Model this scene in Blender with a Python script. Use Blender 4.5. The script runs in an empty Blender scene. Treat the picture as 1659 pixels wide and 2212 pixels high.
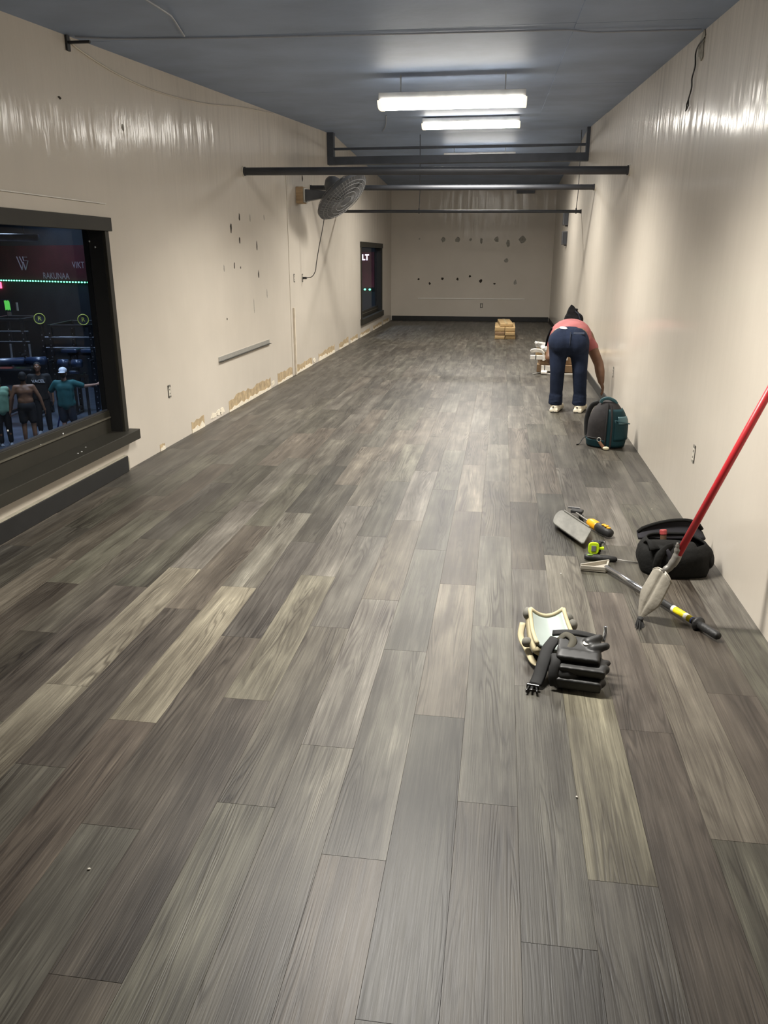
import bpy, bmesh, math, random
from mathutils import Vector, Matrix
random.seed(7)
sc = bpy.context.scene
C = sc.collection

# ------------------------------------------------------------------ camera, world, exposure
cam_data = bpy.data.cameras.new('camera')
cam_data.sensor_fit = 'VERTICAL'
cam_data.sensor_height = 24.0
cam_data.lens = 24.0 * 1690.0 / 2212.0
cam_data.clip_end = 200
cam = bpy.data.objects.new('camera', cam_data)
C.objects.link(cam)
cam.location = (0, 0, 1.6)
cam.rotation_euler = Vector((-0.13673, 0.94053, -0.31099)).to_track_quat('-Z', 'Y').to_euler()
sc.camera = cam
world = bpy.data.worlds.new('world')
sc.world = world
world.use_nodes = True
world.node_tree.nodes['Background'].inputs[0].default_value = (0.02, 0.022, 0.026, 1)
world.node_tree.nodes['Background'].inputs[1].default_value = 0.3
sc.view_settings.view_transform = 'Standard'
sc.view_settings.look = 'None'
sc.view_settings.gamma = 1.0
sc.view_settings.use_curve_mapping = False
sc.view_settings.exposure = 2.05
LAMP_POWER = 6.0           # emission of the ceiling lamp lenses
LAMP_DOWN = 30.0           # downward light of each ceiling lamp, watts
LAMP_SPREAD = 138.0        # degrees
GYM_POWER = 28.0            # watts of each added lamp in the gym next door

# ------------------------------------------------------------------ helpers
def lin(c):
    c = c / 255.0
    return c / 12.92 if c <= 0.04045 else ((c + 0.055) / 1.055) ** 2.4
def rgb(r, g, b):
    return (lin(r), lin(g), lin(b), 1.0)

MATS = {}
def mat(name, col, rough=0.6, metal=0.0, var=0.15, scale=8.0, bump=0.0, bscale=60.0, spec=0.5, emit=None, estr=0.0, stretch=(1, 1, 1), coat=0.0):
    """procedural material: colour broken up by noise, optional bump"""
    if name in MATS:
        return MATS[name]
    m = bpy.data.materials.new(name)
    m.use_nodes = True
    nt = m.node_tree
    b = nt.nodes['Principled BSDF']
    tc = nt.nodes.new('ShaderNodeTexCoord')
    mp = nt.nodes.new('ShaderNodeMapping')
    mp.inputs['Scale'].default_value = stretch
    nt.links.new(tc.outputs['Object'], mp.inputs[0])
    n = nt.nodes.new('ShaderNodeTexNoise')
    n.inputs['Scale'].default_value = scale
    n.inputs['Detail'].default_value = 4
    nt.links.new(mp.outputs[0], n.inputs['Vector'])
    r = nt.nodes.new('ShaderNodeValToRGB')
    r.color_ramp.elements[0].position = 0.3
    r.color_ramp.elements[1].position = 0.7
    r.color_ramp.elements[0].color = (col[0] * (1 - var), col[1] * (1 - var), col[2] * (1 - var), 1)
    r.color_ramp.elements[1].color = (min(1, col[0] * (1 + var)), min(1, col[1] * (1 + var)), min(1, col[2] * (1 + var)), 1)
    nt.links.new(n.outputs['Fac'], r.inputs[0])
    nt.links.new(r.outputs[0], b.inputs['Base Color'])
    b.inputs['Roughness'].default_value = rough
    b.inputs['Metallic'].default_value = metal
    b.inputs['Specular IOR Level'].default_value = spec
    b.inputs['Coat Weight'].default_value = coat
    if bump:
        n2 = nt.nodes.new('ShaderNodeTexNoise')
        n2.inputs['Scale'].default_value = bscale
        n2.inputs['Detail'].default_value = 3
        nt.links.new(mp.outputs[0], n2.inputs['Vector'])
        bp = nt.nodes.new('ShaderNodeBump')
        bp.inputs['Strength'].default_value = bump
        bp.inputs['Distance'].default_value = 0.01
        nt.links.new(n2.outputs['Fac'], bp.inputs['Height'])
        nt.links.new(bp.outputs[0], b.inputs['Normal'])
    if emit:
        b.inputs['Emission Color'].default_value = emit
        b.inputs['Emission Strength'].default_value = estr
    MATS[name] = m
    return m

def V(*a):
    return Vector(a)

def frame(n, up=V(0, 0, 1)):
    n = n.normalized()
    u = up.cross(n)
    if u.length < 1e-4:
        u = V(1, 0, 0).cross(n)
    u.normalize()
    return u, n.cross(u), n

class MB:
    def __init__(s):
        s.v, s.f = [], []
    def add(s, vs, fs):
        o = len(s.v)
        s.v += [Vector(p) for p in vs]
        s.f += [tuple(i + o for i in f) for f in fs]
        return s
    def box(s, c, d, R=None):
        c = Vector(c)
        vs = []
        for z in (-.5, .5):
            for y in (-.5, .5):
                for x in (-.5, .5):
                    p = V(x * d[0], y * d[1], z * d[2])
                    if R is not None:
                        p = R @ p
                    vs.append(c + p)
        return s.add(vs, [(0, 2, 3, 1), (4, 5, 7, 6), (0, 1, 5, 4), (2, 6, 7, 3), (0, 4, 6, 2), (1, 3, 7, 5)])
    def bx(s, x0, x1, y0, y1, z0, z1):
        return s.box(((x0 + x1) / 2, (y0 + y1) / 2, (z0 + z1) / 2), (x1 - x0, y1 - y0, z1 - z0))
    def cyl(s, p0, p1, r0, r1=None, n=12, caps=True, flat=1.0, up=V(0, 0, 1)):
        p0, p1 = Vector(p0), Vector(p1)
        r1 = r0 if r1 is None else r1
        u, w, _ = frame(p1 - p0, up)
        vs = []
        for p, r in ((p0, r0), (p1, r1)):
            for i in range(n):
                a = 2 * math.pi * i / n
                vs.append(p + u * (r * math.cos(a)) + w * (r * flat * math.sin(a)))
        fs = [(i, (i + 1) % n, n + (i + 1) % n, n + i) for i in range(n)]
        if caps:
            fs += [tuple(range(n - 1, -1, -1)), tuple(range(n, 2 * n))]
        return s.add(vs, fs)
    def tube(s, pts, r, n=8, closed=False, flat=1.0, up=None):
        pts = [Vector(p) for p in pts]
        m = len(pts)
        vs = []
        prev = None
        for i in range(m):
            a = pts[(i - 1) % m] if (closed or i) else pts[0]
            b = pts[(i + 1) % m] if (closed or i < m - 1) else pts[-1]
            t = (b - a).normalized()
            if up is not None:
                u = Vector(up).cross(t)
                u = u.normalized() if u.length > 1e-4 else frame(t)[0]
            elif prev is None:
                u = frame(t)[0]
            else:
                u = (prev - t * prev.dot(t))
                u = u.normalized() if u.length > 1e-5 else frame(t)[0]
            prev = u
            w = t.cross(u)
            rr = r[i] if isinstance(r, (list, tuple)) else r
            for k in range(n):
                an = 2 * math.pi * k / n
                vs.append(pts[i] + u * (rr * math.cos(an)) + w * (rr * flat * math.sin(an)))
        fs = []
        for i in range(m if closed else m - 1):
            j = (i + 1) % m
            for k in range(n):
                l = (k + 1) % n
                fs.append((i * n + k, i * n + l, j * n + l, j * n + k))
        if not closed:
            fs += [tuple(range(n - 1, -1, -1)), tuple((m - 1) * n + k for k in range(n))]
        return s.add(vs, fs)
    def lathe(s, prof, o, ax, n=24):
        o = Vector(o)
        u, w, t = frame(Vector(ax))
        vs = []
        for (r, h) in prof:
            for k in range(n):
                an = 2 * math.pi * k / n
                vs.append(o + t * h + (u * math.cos(an) + w * math.sin(an)) * max(r, 1e-5))
        fs = []
        for i in range(len(prof) - 1):
            for k in range(n):
                l = (k + 1) % n
                fs.append((i * n + k, i * n + l, (i + 1) * n + l, (i + 1) * n + k))
        fs += [tuple(range(n - 1, -1, -1)), tuple((len(prof) - 1) * n + k for k in range(n))]
        return s.add(vs, fs)
    def prism(s, poly, o, u, w, th):
        """2-D outline in the (u, w) plane at o, thickness th along u x w"""
        o, u, w = Vector(o), Vector(u), Vector(w)
        t = u.cross(w).normalized() * th
        n = len(poly)
        vs = [o + u * a + w * b for a, b in poly] + [o + u * a + w * b + t for a, b in poly]
        fs = [tuple(range(n - 1, -1, -1)), tuple(range(n, 2 * n))]
        fs += [(i, (i + 1) % n, n + (i + 1) % n, n + i) for i in range(n)]
        return s.add(vs, fs)
    def ell(s, c, r, R=None, nu=16, nv=10):
        c = Vector(c)
        vs, fs = [], []
        for j in range(1, nv):
            th = math.pi * j / nv
            for i in range(nu):
                ph = 2 * math.pi * i / nu
                p = V(r[0] * math.sin(th) * math.cos(ph), r[1] * math.sin(th) * math.sin(ph), r[2] * math.cos(th))
                vs.append(c + (R @ p if R is not None else p))
        t, b = V(0, 0, r[2]), V(0, 0, -r[2])
        vs.append(c + (R @ t if R is not None else t)); vs.append(c + (R @ b if R is not None else b))
        T, B = len(vs) - 2, len(vs) - 1
        for j in range(nv - 2):
            for i in range(nu):
                k = (i + 1) % nu
                fs.append((j * nu + i, (j + 1) * nu + i, (j + 1) * nu + k, j * nu + k))
        for i in range(nu):
            k = (i + 1) % nu
            fs.append((T, i, k)); fs.append((B, (nv - 2) * nu + k, (nv - 2) * nu + i))
        return s.add(vs, fs)
    def cap(s, p0, r0, p1, r1, n=14):
        """tapered capsule"""
        s.cyl(p0, p1, r0, r1, n); s.ell(p0, (r0,) * 3, None, n, 8); s.ell(p1, (r1,) * 3, None, n, 8)
        return s
    def grid(s, fn, nu, nv):
        vs = [fn(i / nu, j / nv) for j in range(nv + 1) for i in range(nu + 1)]
        fs = [(j * (nu + 1) + i, j * (nu + 1) + i + 1, (j + 1) * (nu + 1) + i + 1, (j + 1) * (nu + 1) + i) for j in range(nv) for i in range(nu)]
        return s.add(vs, fs)
    def xf(s, M):
        s.v = [M @ p for p in s.v]
        return s
    def build(s, name, m, parent=None, loc=None, smooth=False, bevel=0.0, sub=0, solid=0.0, segs=2):
        if parent is not None:
            off = WL[parent.name]
        elif loc is not None:
            off = Vector(loc)
        else:
            xs = [p.x for p in s.v]; ys = [p.y for p in s.v]; zs = [p.z for p in s.v]
            off = V((min(xs) + max(xs)) / 2, (min(ys) + max(ys)) / 2, min(zs))
        me = bpy.data.meshes.new(name)
        me.from_pydata([tuple(p - off) for p in s.v], [], s.f)
        bm = bmesh.new(); bm.from_mesh(me)
        bmesh.ops.recalc_face_normals(bm, faces=bm.faces)
        bm.to_mesh(me); bm.free()
        return link(name, me, m, parent, off, smooth, bevel, sub, solid, segs)

WL = {}   # world location of every object (no object is rotated while it is being built)
def link(name, me, m, parent=None, off=V(0, 0, 0), smooth=False, bevel=0.0, sub=0, solid=0.0, segs=2):
    o = bpy.data.objects.new(name, me)
    C.objects.link(o)
    if m is not None:
        me.materials.append(m)
    if smooth:
        for p in me.polygons:
            p.use_smooth = True
    if parent is not None:
        o.parent = parent
        WL[o.name] = WL[parent.name]
    else:
        o.location = off
        WL[o.name] = Vector(off)
    if solid:
        d = o.modifiers.new('thickness', 'SOLIDIFY'); d.thickness = solid; d.offset = 0
    if bevel:
        d = o.modifiers.new('bevel', 'BEVEL'); d.width = bevel; d.segments = segs; d.limit_method = 'ANGLE'; d.angle_limit = 0.6
    if sub:
        d = o.modifiers.new('subdivision', 'SUBSURF'); d.levels = sub; d.render_levels = sub
    return o

def tag(o, label, cat, group=None):
    o['label'] = label; o['category'] = cat
    if group:
        o['group'] = group
    return o
def thing(name, label, cat, loc, group=None):
    o = bpy.data.objects.new(name, None)
    C.objects.link(o)
    o.empty_display_size = 0.1
    o.location = loc
    WL[o.name] = Vector(loc)
    return tag(o, label, cat, group)
def struct(o):
    o['kind'] = 'structure'
    return o
def RZ(a):
    return Matrix.Rotation(a, 3, 'Z')
def eul(x, y, z):
    return (Matrix.Rotation(z, 3, 'Z') @ Matrix.Rotation(y, 3, 'Y') @ Matrix.Rotation(x, 3, 'X'))
def smoothpath(pts, k=6):
    """Catmull-Rom through the points"""
    P = [Vector(p) for p in pts]
    P = [P[0] * 2 - P[1]] + P + [P[-1] * 2 - P[-2]]
    out = []
    for i in range(1, len(P) - 2):
        for j in range(k):
            t = j / k
            a, b, c, d = P[i - 1], P[i], P[i + 1], P[i + 2]
            out.append(0.5 * ((2 * b) + (c - a) * t + (2 * a - 5 * b + 4 * c - d) * t * t + (3 * b - a - 3 * c + d) * t ** 3))
    out.append(P[-2])
    return out
def text_mb(body, size, o, u, w, depth=0.003, bold=0.0):
    """letters as real, slightly raised shapes in the (u, w) plane"""
    cu = bpy.data.curves.new('lettering', 'FONT')
    cu.body = body; cu.size = size; cu.extrude = depth / 2; cu.align_x = 'CENTER'; cu.align_y = 'CENTER'; cu.resolution_u = 2
    cu.offset = bold
    ob = bpy.data.objects.new('lettering', cu)
    C.objects.link(ob)
    dg = bpy.context.evaluated_depsgraph_get()
    me = bpy.data.meshes.new_from_object(ob.evaluated_get(dg))
    bpy.data.objects.remove(ob); bpy.data.curves.remove(cu)
    u, w = Vector(u), Vector(w); n = u.cross(w); o = Vector(o)
    mb = MB()
    mb.v = [o + u * p.co.x + w * p.co.y + n * p.co.z for p in me.vertices]
    mb.f = [tuple(p.vertices) for p in me.polygons]
    bpy.data.meshes.remove(me)
    return mb
def blob(mb, voxel, iters=6):
    """fuse overlapping volumes of a MB into one continuous surface"""
    me = bpy.data.meshes.new('tmp'); me.from_pydata([tuple(p) for p in mb.v], [], mb.f)
    bm = bmesh.new(); bm.from_mesh(me); bmesh.ops.recalc_face_normals(bm, faces=bm.faces); bm.to_mesh(me); bm.free()
    ob = bpy.data.objects.new('tmp', me); C.objects.link(ob)
    r = ob.modifiers.new('r', 'REMESH'); r.mode = 'VOXEL'; r.voxel_size = voxel
    sm = ob.modifiers.new('s', 'SMOOTH'); sm.iterations = iters; sm.factor = 0.5
    dg = bpy.context.evaluated_depsgraph_get()
    me2 = bpy.data.meshes.new_from_object(ob.evaluated_get(dg))
    out = MB()
    out.v = [p.co.copy() for p in me2.vertices]; out.f = [tuple(p.vertices) for p in me2.polygons]
    bpy.data.objects.remove(ob); bpy.data.meshes.remove(me); bpy.data.meshes.remove(me2)
    return out

# ------------------------------------------------------------------ surface materials
def wall_material():
    m = bpy.data.materials.new('painted_drywall'); m.use_nodes = True
    nt = m.node_tree; b = nt.nodes['Principled BSDF']; L = nt.links.new
    tc = nt.nodes.new('ShaderNodeTexCoord')
    def noise(scale, stretch, detail=3):
        mp = nt.nodes.new('ShaderNodeMapping'); mp.inputs['Scale'].default_value = stretch
        L(tc.outputs['Object'], mp.inputs[0])
        n = nt.nodes.new('ShaderNodeTexNoise'); n.inputs['Scale'].default_value = scale; n.inputs['Detail'].default_value = detail
        L(mp.outputs[0], n.inputs['Vector']); return n
    n = noise(1.6, (1, 1, 1))
    r = nt.nodes.new('ShaderNodeValToRGB')
    r.color_ramp.elements[0].position = 0.3; r.color_ramp.elements[1].position = 0.7
    r.color_ramp.elements[0].color = (0.575, 0.522, 0.447, 1); r.color_ramp.elements[1].color = (0.62, 0.563, 0.483, 1)
    L(n.outputs['Fac'], r.inputs[0]); L(r.outputs[0], b.inputs['Base Color'])
    b.inputs['Roughness'].default_value = 0.55
    b.inputs['Specular IOR Level'].default_value = 0.3
    # eggshell sheen over uneven, trowelled board joints: upright streaks in the relief
    st = noise(6.5, (1, 1, 0.16), 4)
    big = noise(1.3, (1, 1, 0.8), 2)
    ad = nt.nodes.new('ShaderNodeMath'); ad.operation = 'MULTIPLY_ADD'; ad.inputs[1].default_value = 0.8
    L(st.outputs['Fac'], ad.inputs[0]); L(big.outputs['Fac'], ad.inputs[2])
    bp = nt.nodes.new('ShaderNodeBump'); bp.inputs['Strength'].default_value = 0.55; bp.inputs['Distance'].default_value = 0.03
    sx = nt.nodes.new('ShaderNodeSeparateXYZ'); L(tc.outputs['Object'], sx.inputs[0])
    mr = nt.nodes.new('ShaderNodeMapRange'); mr.inputs[1].default_value = 1.9; mr.inputs[2].default_value = 2.5; mr.inputs[3].default_value = 0.12; mr.inputs[4].default_value = 0.75
    L(sx.outputs['Z'], mr.inputs[0]); L(mr.outputs[0], bp.inputs['Strength'])
    L(ad.outputs[0], bp.inputs['Height'])
    L(bp.outputs[0], b.inputs['Coat Normal'])
    b.inputs['Coat Weight'].default_value = 0.55
    b.inputs['Coat Roughness'].default_value = 0.17
    return m

def plank_material(attr):
    m = bpy.data.materials.new('grey_oak_vinyl'); m.use_nodes = True
    nt = m.node_tree; b = nt.nodes['Principled BSDF']; L = nt.links.new
    N = nt.nodes.new
    tc = N('ShaderNodeTexCoord')
    if attr:
        at = N('ShaderNodeAttribute'); at.attribute_name = 'tone'; tone = at.outputs['Color']
        a2 = N('ShaderNodeAttribute'); a2.attribute_name = 'shift'; rnd = a2.outputs['Fac']
    else:
        oi = N('ShaderNodeObjectInfo'); tone = oi.outputs['Color']; rnd = oi.outputs['Random']
    k = N('ShaderNodeMath'); k.operation = 'MULTIPLY'; k.inputs[1].default_value = 61.0; L(rnd, k.inputs[0])
    cx = N('ShaderNodeCombineXYZ'); L(k.outputs[0], cx.inputs[0]); L(k.outputs[0], cx.inputs[1])
    av = N('ShaderNodeVectorMath'); av.operation = 'ADD'; L(tc.outputs['Object'], av.inputs[0]); L(cx.outputs[0], av.inputs[1])
    def noise(sc_, detail=4, dist=0.0):
        mp = N('ShaderNodeMapping'); mp.inputs['Scale'].default_value = (sc_[0], sc_[1], 1); L(av.outputs[0], mp.inputs[0])
        n = N('ShaderNodeTexNoise'); n.inputs['Scale'].default_value = 1; n.inputs['Detail'].default_value = detail; n.inputs['Distortion'].default_value = dist
        L(mp.outputs[0], n.inputs['Vector']); return n.outputs['Fac']
    def math_(op, a, bb, c=None):
        x = N('ShaderNodeMath'); x.operation = op
        for i, q in enumerate((a, bb, c)):
            if q is None: continue
            if isinstance(q, (int, float)): x.inputs[i].default_value = q
            else: L(q, x.inputs[i])
        return x.outputs[0]
    broad = noise((13, 0.9), 2)
    blot = noise((8, 3.0), 4)
    fine = noise((240, 5.0), 3)
    ring = noise((13, 0.75), 1, 0.3)
    rs = math_('SINE', math_('MULTIPLY', ring, 95.0), 0)
    rs = math_('MULTIPLY_ADD', rs, 0.5, 0.5)
    rs = math_('POWER', rs, 3.0)
    mask = noise((9, 0.9), 1)
    mask = math_('SMOOTH_MIN', math_('MAXIMUM', math_('MULTIPLY_ADD', mask, 5.0, -2.2), 0.0), 1.0, 0.1)
    mid = noise((60, 1.8), 4, 0.4)
    val = math_('MULTIPLY_ADD', broad, 0.62, 0.12)
    val = math_('MULTIPLY_ADD', mid, 0.34, math_('SUBTRACT', val, 0.17))
    val = math_('MULTIPLY_ADD', blot, 0.45, math_('SUBTRACT', val, 0.20))
    val = math_('MULTIPLY_ADD', fine, 0.45, math_('SUBTRACT', val, 0.22))
    val = math_('SUBTRACT', val, math_('MULTIPLY', math_('MULTIPLY', rs, mask), 0.22))
    r = N('ShaderNodeValToRGB')
    e = r.color_ramp.elements
    e[0].position = 0.10; e[0].color = (0.016, 0.012, 0.0095, 1)
    e[1].position = 0.88; e[1].color = (0.25, 0.227, 0.193, 1)
    q = e.new(0.38); q.color = (0.050, 0.0435, 0.037, 1)
    q = e.new(0.60); q.color = (0.101, 0.091, 0.078, 1)
    L(val, r.inputs[0])
    mx = N('ShaderNodeMix'); mx.data_type = 'RGBA'; mx.blend_type = 'MULTIPLY'; mx.inputs[0].default_value = 1.0
    L(r.outputs[0], mx.inputs[6]); L(tone, mx.inputs[7])
    L(mx.outputs[2], b.inputs['Base Color'])
    rg = math_('MULTIPLY_ADD', fine, 0.18, 0.36)
    L(rg, b.inputs['Roughness'])
    b.inputs['Specular IOR Level'].default_value = 0.40
    bp = N('ShaderNodeBump'); bp.inputs['Strength'].default_value = 0.28; bp.inputs['Distance'].default_value = 0.0015
    L(math_('SUBTRACT', fine, math_('MULTIPLY', math_('MULTIPLY', rs, mask), 0.5)), bp.inputs['Height']); L(bp.outputs[0], b.inputs['Normal'])
    return m

def glass_material():
    m = bpy.data.materials.new('window_glass'); m.use_nodes = True
    nt = m.node_tree
    for n in list(nt.nodes): nt.nodes.remove(n)
    o = nt.nodes.new('ShaderNodeOutputMaterial'); mx = nt.nodes.new('ShaderNodeMixShader')
    t = nt.nodes.new('ShaderNodeBsdfTransparent'); t.inputs[0].default_value = (0.9, 0.92, 0.95, 1)
    g = nt.nodes.new('ShaderNodeBsdfGlossy'); g.inputs['Roughness'].default_value = 0.02
    f = nt.nodes.new('ShaderNodeFresnel'); f.inputs[0].default_value = 1.10
    ge = nt.nodes.new('ShaderNodeNewGeometry'); iv = nt.nodes.new('ShaderNodeMath'); iv.operation = 'SUBTRACT'; iv.inputs[0].default_value = 1.0
    mu = nt.nodes.new('ShaderNodeMath'); mu.operation = 'MULTIPLY'
    nt.links.new(ge.outputs['Backfacing'], iv.inputs[1]); nt.links.new(f.outputs[0], mu.inputs[0]); nt.links.new(iv.outputs[0], mu.inputs[1])
    nt.links.new(mu.outputs[0], mx.inputs[0]); nt.links.new(t.outputs[0], mx.inputs[1]); nt.links.new(g.outputs[0], mx.inputs[2]); nt.links.new(mx.outputs[0], o.inputs[0])
    return m

M_WALL = wall_material()
M_PLANK = plank_material(False)
M_PLANKF = plank_material(True)
M_GLASS = glass_material()
M_CEIL = mat('dark_ceiling_paint', (0.26, 0.335, 0.48, 1), 0.55, var=0.12, scale=2.0, bump=0.15, bscale=14)
M_DARKTRIM = mat('dark_brown_trim_paint', (0.026, 0.024, 0.018, 1), 0.55, var=0.1, scale=5, spec=0.3)
M_BLACKTRIM = mat('black_vinyl_base', (0.011, 0.011, 0.011, 1), 0.45, var=0.2, scale=9)
M_STEEL = mat('dark_grey_steel', (0.032, 0.034, 0.040, 1), 0.45, metal=0.0, var=0.15, scale=6)
M_WHITE = mat('white_enamel', (0.75, 0.72, 0.66, 1), 0.4, var=0.04)
M_SUB = mat('concrete_subfloor', (0.07, 0.064, 0.056, 1), 0.9, var=0.3)

XL, XR, YB, YF = -2.85, 1.215, 20.9, -2.5
RIDGE = 13.9
def ceil_z(y):
    return 2.9 + 0.0635 * (y - 4.6) if y < RIDGE else 3.4906 - 0.041 * (y - RIDGE)

# ------------------------------------------------------------------ floor
fl = struct(MB().bx(XL - 0.2, XR + 0.2, YF - 0.1, YB + 0.2, -0.12, -0.0052).build('floor', M_SUB, loc=(0, 0, 0)))
PW, PL, X0 = 0.1832, 1.22, 0.3008
phase = {-15: 0.09, -14: 1.0, -13: 0.47, -12: 1.01, -11: 0.06, -10: 0.79, -9: 1.08, -8: 0.55, -7: 0.06, -6: 0.70, -5: 1.03, -4: 0.53,
         -3: 0.05, -2: 0.81, -1: 0.31, 0: 0.54, 1: 0.06, 2: 0.75, 3: 0.36, 4: 0.95, -16: 0.6, -17: 0.25, -18: 0.85}
def plank_mb(w, l):
    a, b, g = w / 2 - 0.0001, l / 2 - 0.00015, 0.0005
    z0, z1, z2 = -0.005, -0.0008, 0.0
    vs = [(-a, -b, z0), (a, -b, z0), (a, b, z0), (-a, b, z0), (-a, -b, z1), (a, -b, z1), (a, b, z1), (-a, b, z1),
          (-a + g, -b + g, z2), (a - g, -b + g, z2), (a - g, b - g, z2), (-a + g, b - g, z2)]
    fs = [(0, 1, 5, 4), (1, 2, 6, 5), (2, 3, 7, 6), (3, 0, 4, 7), (4, 5, 9, 8), (5, 6, 10, 9), (6, 7, 11, 10), (7, 4, 8, 11), (8, 9, 10, 11)]
    return vs, fs
pv, pf = plank_mb(PW, PL)
pme = bpy.data.meshes.new('plank'); pme.from_pydata(pv, [], pf); pme.materials.append(M_PLANK)
# tones read off the floor itself: (row, plank ending at this Y) -> brightness, warm / green tint
special = {(-9, 2.28): (2.0, 1.0, 0.86), (-11, 2.49): (1.95, 1.0, 0.88), (-11, 1.27): (1.8, 1.0, 0.88), (-10, 2.0): (0.72, 0.95, 0.9), (-9, 1.06): (0.95, 0.9, 0.82),
           (0, 1.76): (1.75, 1.02, 0.84), (-7, 2.5): (1.45, 1.02, 0.88), (-5, 3.2): (1.3, 1.02, 0.92), (2, 1.97): (1.45, 0.98, 0.9), (1, 1.28): (0.85, 0.92, 0.86),
           (1, 2.5): (0.95, 0.94, 0.9), (-8, 1.77): (0.9, 0.95, 0.88), (-7, 1.28): (0.78, 0.95, 0.9), (-6, 1.92): (1.0, 1.0, 0.92), (-12, 2.23): (0.75, 0.95, 0.9),
           (-13, 2.91): (0.95, 1.0, 0.92), (-14, 2.2): (0.62, 0.94, 0.88), (-8, 2.99): (0.72, 1.0, 1.0), (-4, 1.75): (1.0, 1.03, 0.98), (3, 1.58): (0.9, 0.92, 0.86)}
cells = []
for row in range(-18, 5):
    ph = phase[row]
    k0 = int(math.floor((YF - ph) / PL))
    k = k0
    while ph + k * PL < YB:
        cells.append((row, ph + k * PL)); k += 1
random.seed(21)
tones = {}
for row, y in cells:
    t = random.choice([0.6, 0.72, 0.84, 0.92, 1.0, 1.08, 1.2, 1.38, 1.6])
    gr, bl = random.choice([(0.97, 0.88), (1.02, 0.95), (1.04, 0.98), (1.02, 1.0), (0.94, 0.86), (1.05, 0.93)])
    for (r2, y2), v in special.items():
        if r2 == row and abs(y2 - y) < 0.12:
            t, gr, bl = v
    if y > 4.5:      # far boards keep less contrast: the distant sheen is put into their tones
        f_ = max(0.35, 1 - (y - 4.5) * 0.12); t = 1.02 + (t - 1.0) * f_; gr = 1.02 + (gr - 1.02) * f_; bl = 0.97 + (bl - 0.97) * f_
    tones[(row, y)] = (t, t * gr, t * bl, 1.0)
cells.sort(key=lambda c: abs(c[1] - 1.2) if c[1] > 0.0 else 100 - c[1])
near, far = cells[:298], cells[298:]
for row, y in near:
    o = bpy.data.objects.new('plank', pme); C.objects.link(o)
    o.parent = fl
    o.location = (X0 + (row + 0.5) * PW, y + PL / 2, 0)
    o.color = tones[(row, y)]
mbf = MB(); ft = []; fs_ = []
for row, y in far:
    c = V(X0 + (row + 0.5) * PW, y + PL / 2, 0)
    mbf.add([Vector(p) + c for p in pv], pf)
    ft += [tones[(row, y)]] * len(pf); fs_ += [random.random()] * len(pf)
me = bpy.data.meshes.new('planks_far'); me.from_pydata([tuple(p) for p in mbf.v], [], mbf.f); me.materials.append(M_PLANKF)
a = me.attributes.new('tone', 'FLOAT_COLOR', 'FACE')
for i, t in enumerate(ft): a.data[i].color = t
a = me.attributes.new('shift', 'FLOAT', 'FACE')
for i, t in enumerate(fs_): a.data[i].value = t
o = bpy.data.objects.new('planks', me); C.objects.link(o); o.parent = fl; o['kind'] = 'stuff'

# ------------------------------------------------------------------ walls and ceiling
TH = 0.15
def wpiece(mb, x0, x1, y0, y1, z0=0.0, z1=None):
    ys = [y0] + ([RIDGE] if (z1 is None and y0 < RIDGE < y1) else []) + [y1]
    for ya, yb in zip(ys, ys[1:]):
        za = ceil_z(ya) + 0.05 if z1 is None else z1
        zb = ceil_z(yb) + 0.05 if z1 is None else z1
        mb.add([(x0, ya, z0), (x1, ya, z0), (x1, yb, z0), (x0, yb, z0), (x0, ya, za), (x1, ya, za), (x1, yb, zb), (x0, yb, zb)],
               [(0, 3, 2, 1), (4, 5, 6, 7), (0, 1, 5, 4), (1, 2, 6, 5), (2, 3, 7, 6), (3, 0, 4, 7)])
W1 = (2.60, 5.60, 0.31, 1.80)      # openings: y0, y1, z0, z1
W2 = (16.35, 19.15, 0.36, 1.80)
mb = MB()
wpiece(mb, XL - TH, XL, YF, W1[0]); wpiece(mb, XL - TH, XL, W1[0], W1[1], 0, W1[2]); wpiece(mb, XL - TH, XL, W1[0], W1[1], W1[3])
wpiece(mb, XL - TH, XL, W1[1], W2[0])
wpiece(mb, XL - TH, XL, W2[0], W2[1], 0, W2[2]); wpiece(mb, XL - TH, XL, W2[0], W2[1], W2[3]); wpiece(mb, XL - TH, XL, W2[1], YB + 0.2)
wall_left = struct(mb.build('wall_left', M_WALL, loc=(0, 0, 0)))
mb = MB(); wpiece(mb, XR, XR + TH, YF, YB + 0.2)
wall_right = struct(mb.build('wall_right', M_WALL, loc=(0, 0, 0)))
wall_back = struct(MB().bx(XL, XR, YB, YB + 0.2, 0, ceil_z(YB) + 0.02).build('wall_back', M_WALL, loc=(0, 0, 0)))
struct(MB().bx(XL, XR, YF - 0.2, YF, 0, ceil_z(YF) + 0.02).build('wall_front', M_WALL, loc=(0, 0, 0)))
mb = MB()
for ya, yb in ((YF - 0.2, RIDGE), (RIDGE, YB + 0.2)):
    za, zb = ceil_z(ya), ceil_z(yb) if yb != RIDGE else 3.4906
    x0, x1 = XL - TH, XR + TH
    mb.add([(x0, ya, za + .05), (x1, ya, za + .05), (x1, yb, zb + .05), (x0, yb, zb + .05), (x0, ya, za + .2), (x1, ya, za + .2), (x1, yb, zb + .2), (x0, yb, zb + .2)],
           [(0, 3, 2, 1), (4, 5, 6, 7), (0, 1, 5, 4), (1, 2, 6, 5), (2, 3, 7, 6), (3, 0, 4, 7)])
ceiling = struct(mb.build('ceiling', M_CEIL, loc=(0, 0, 0)))
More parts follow.
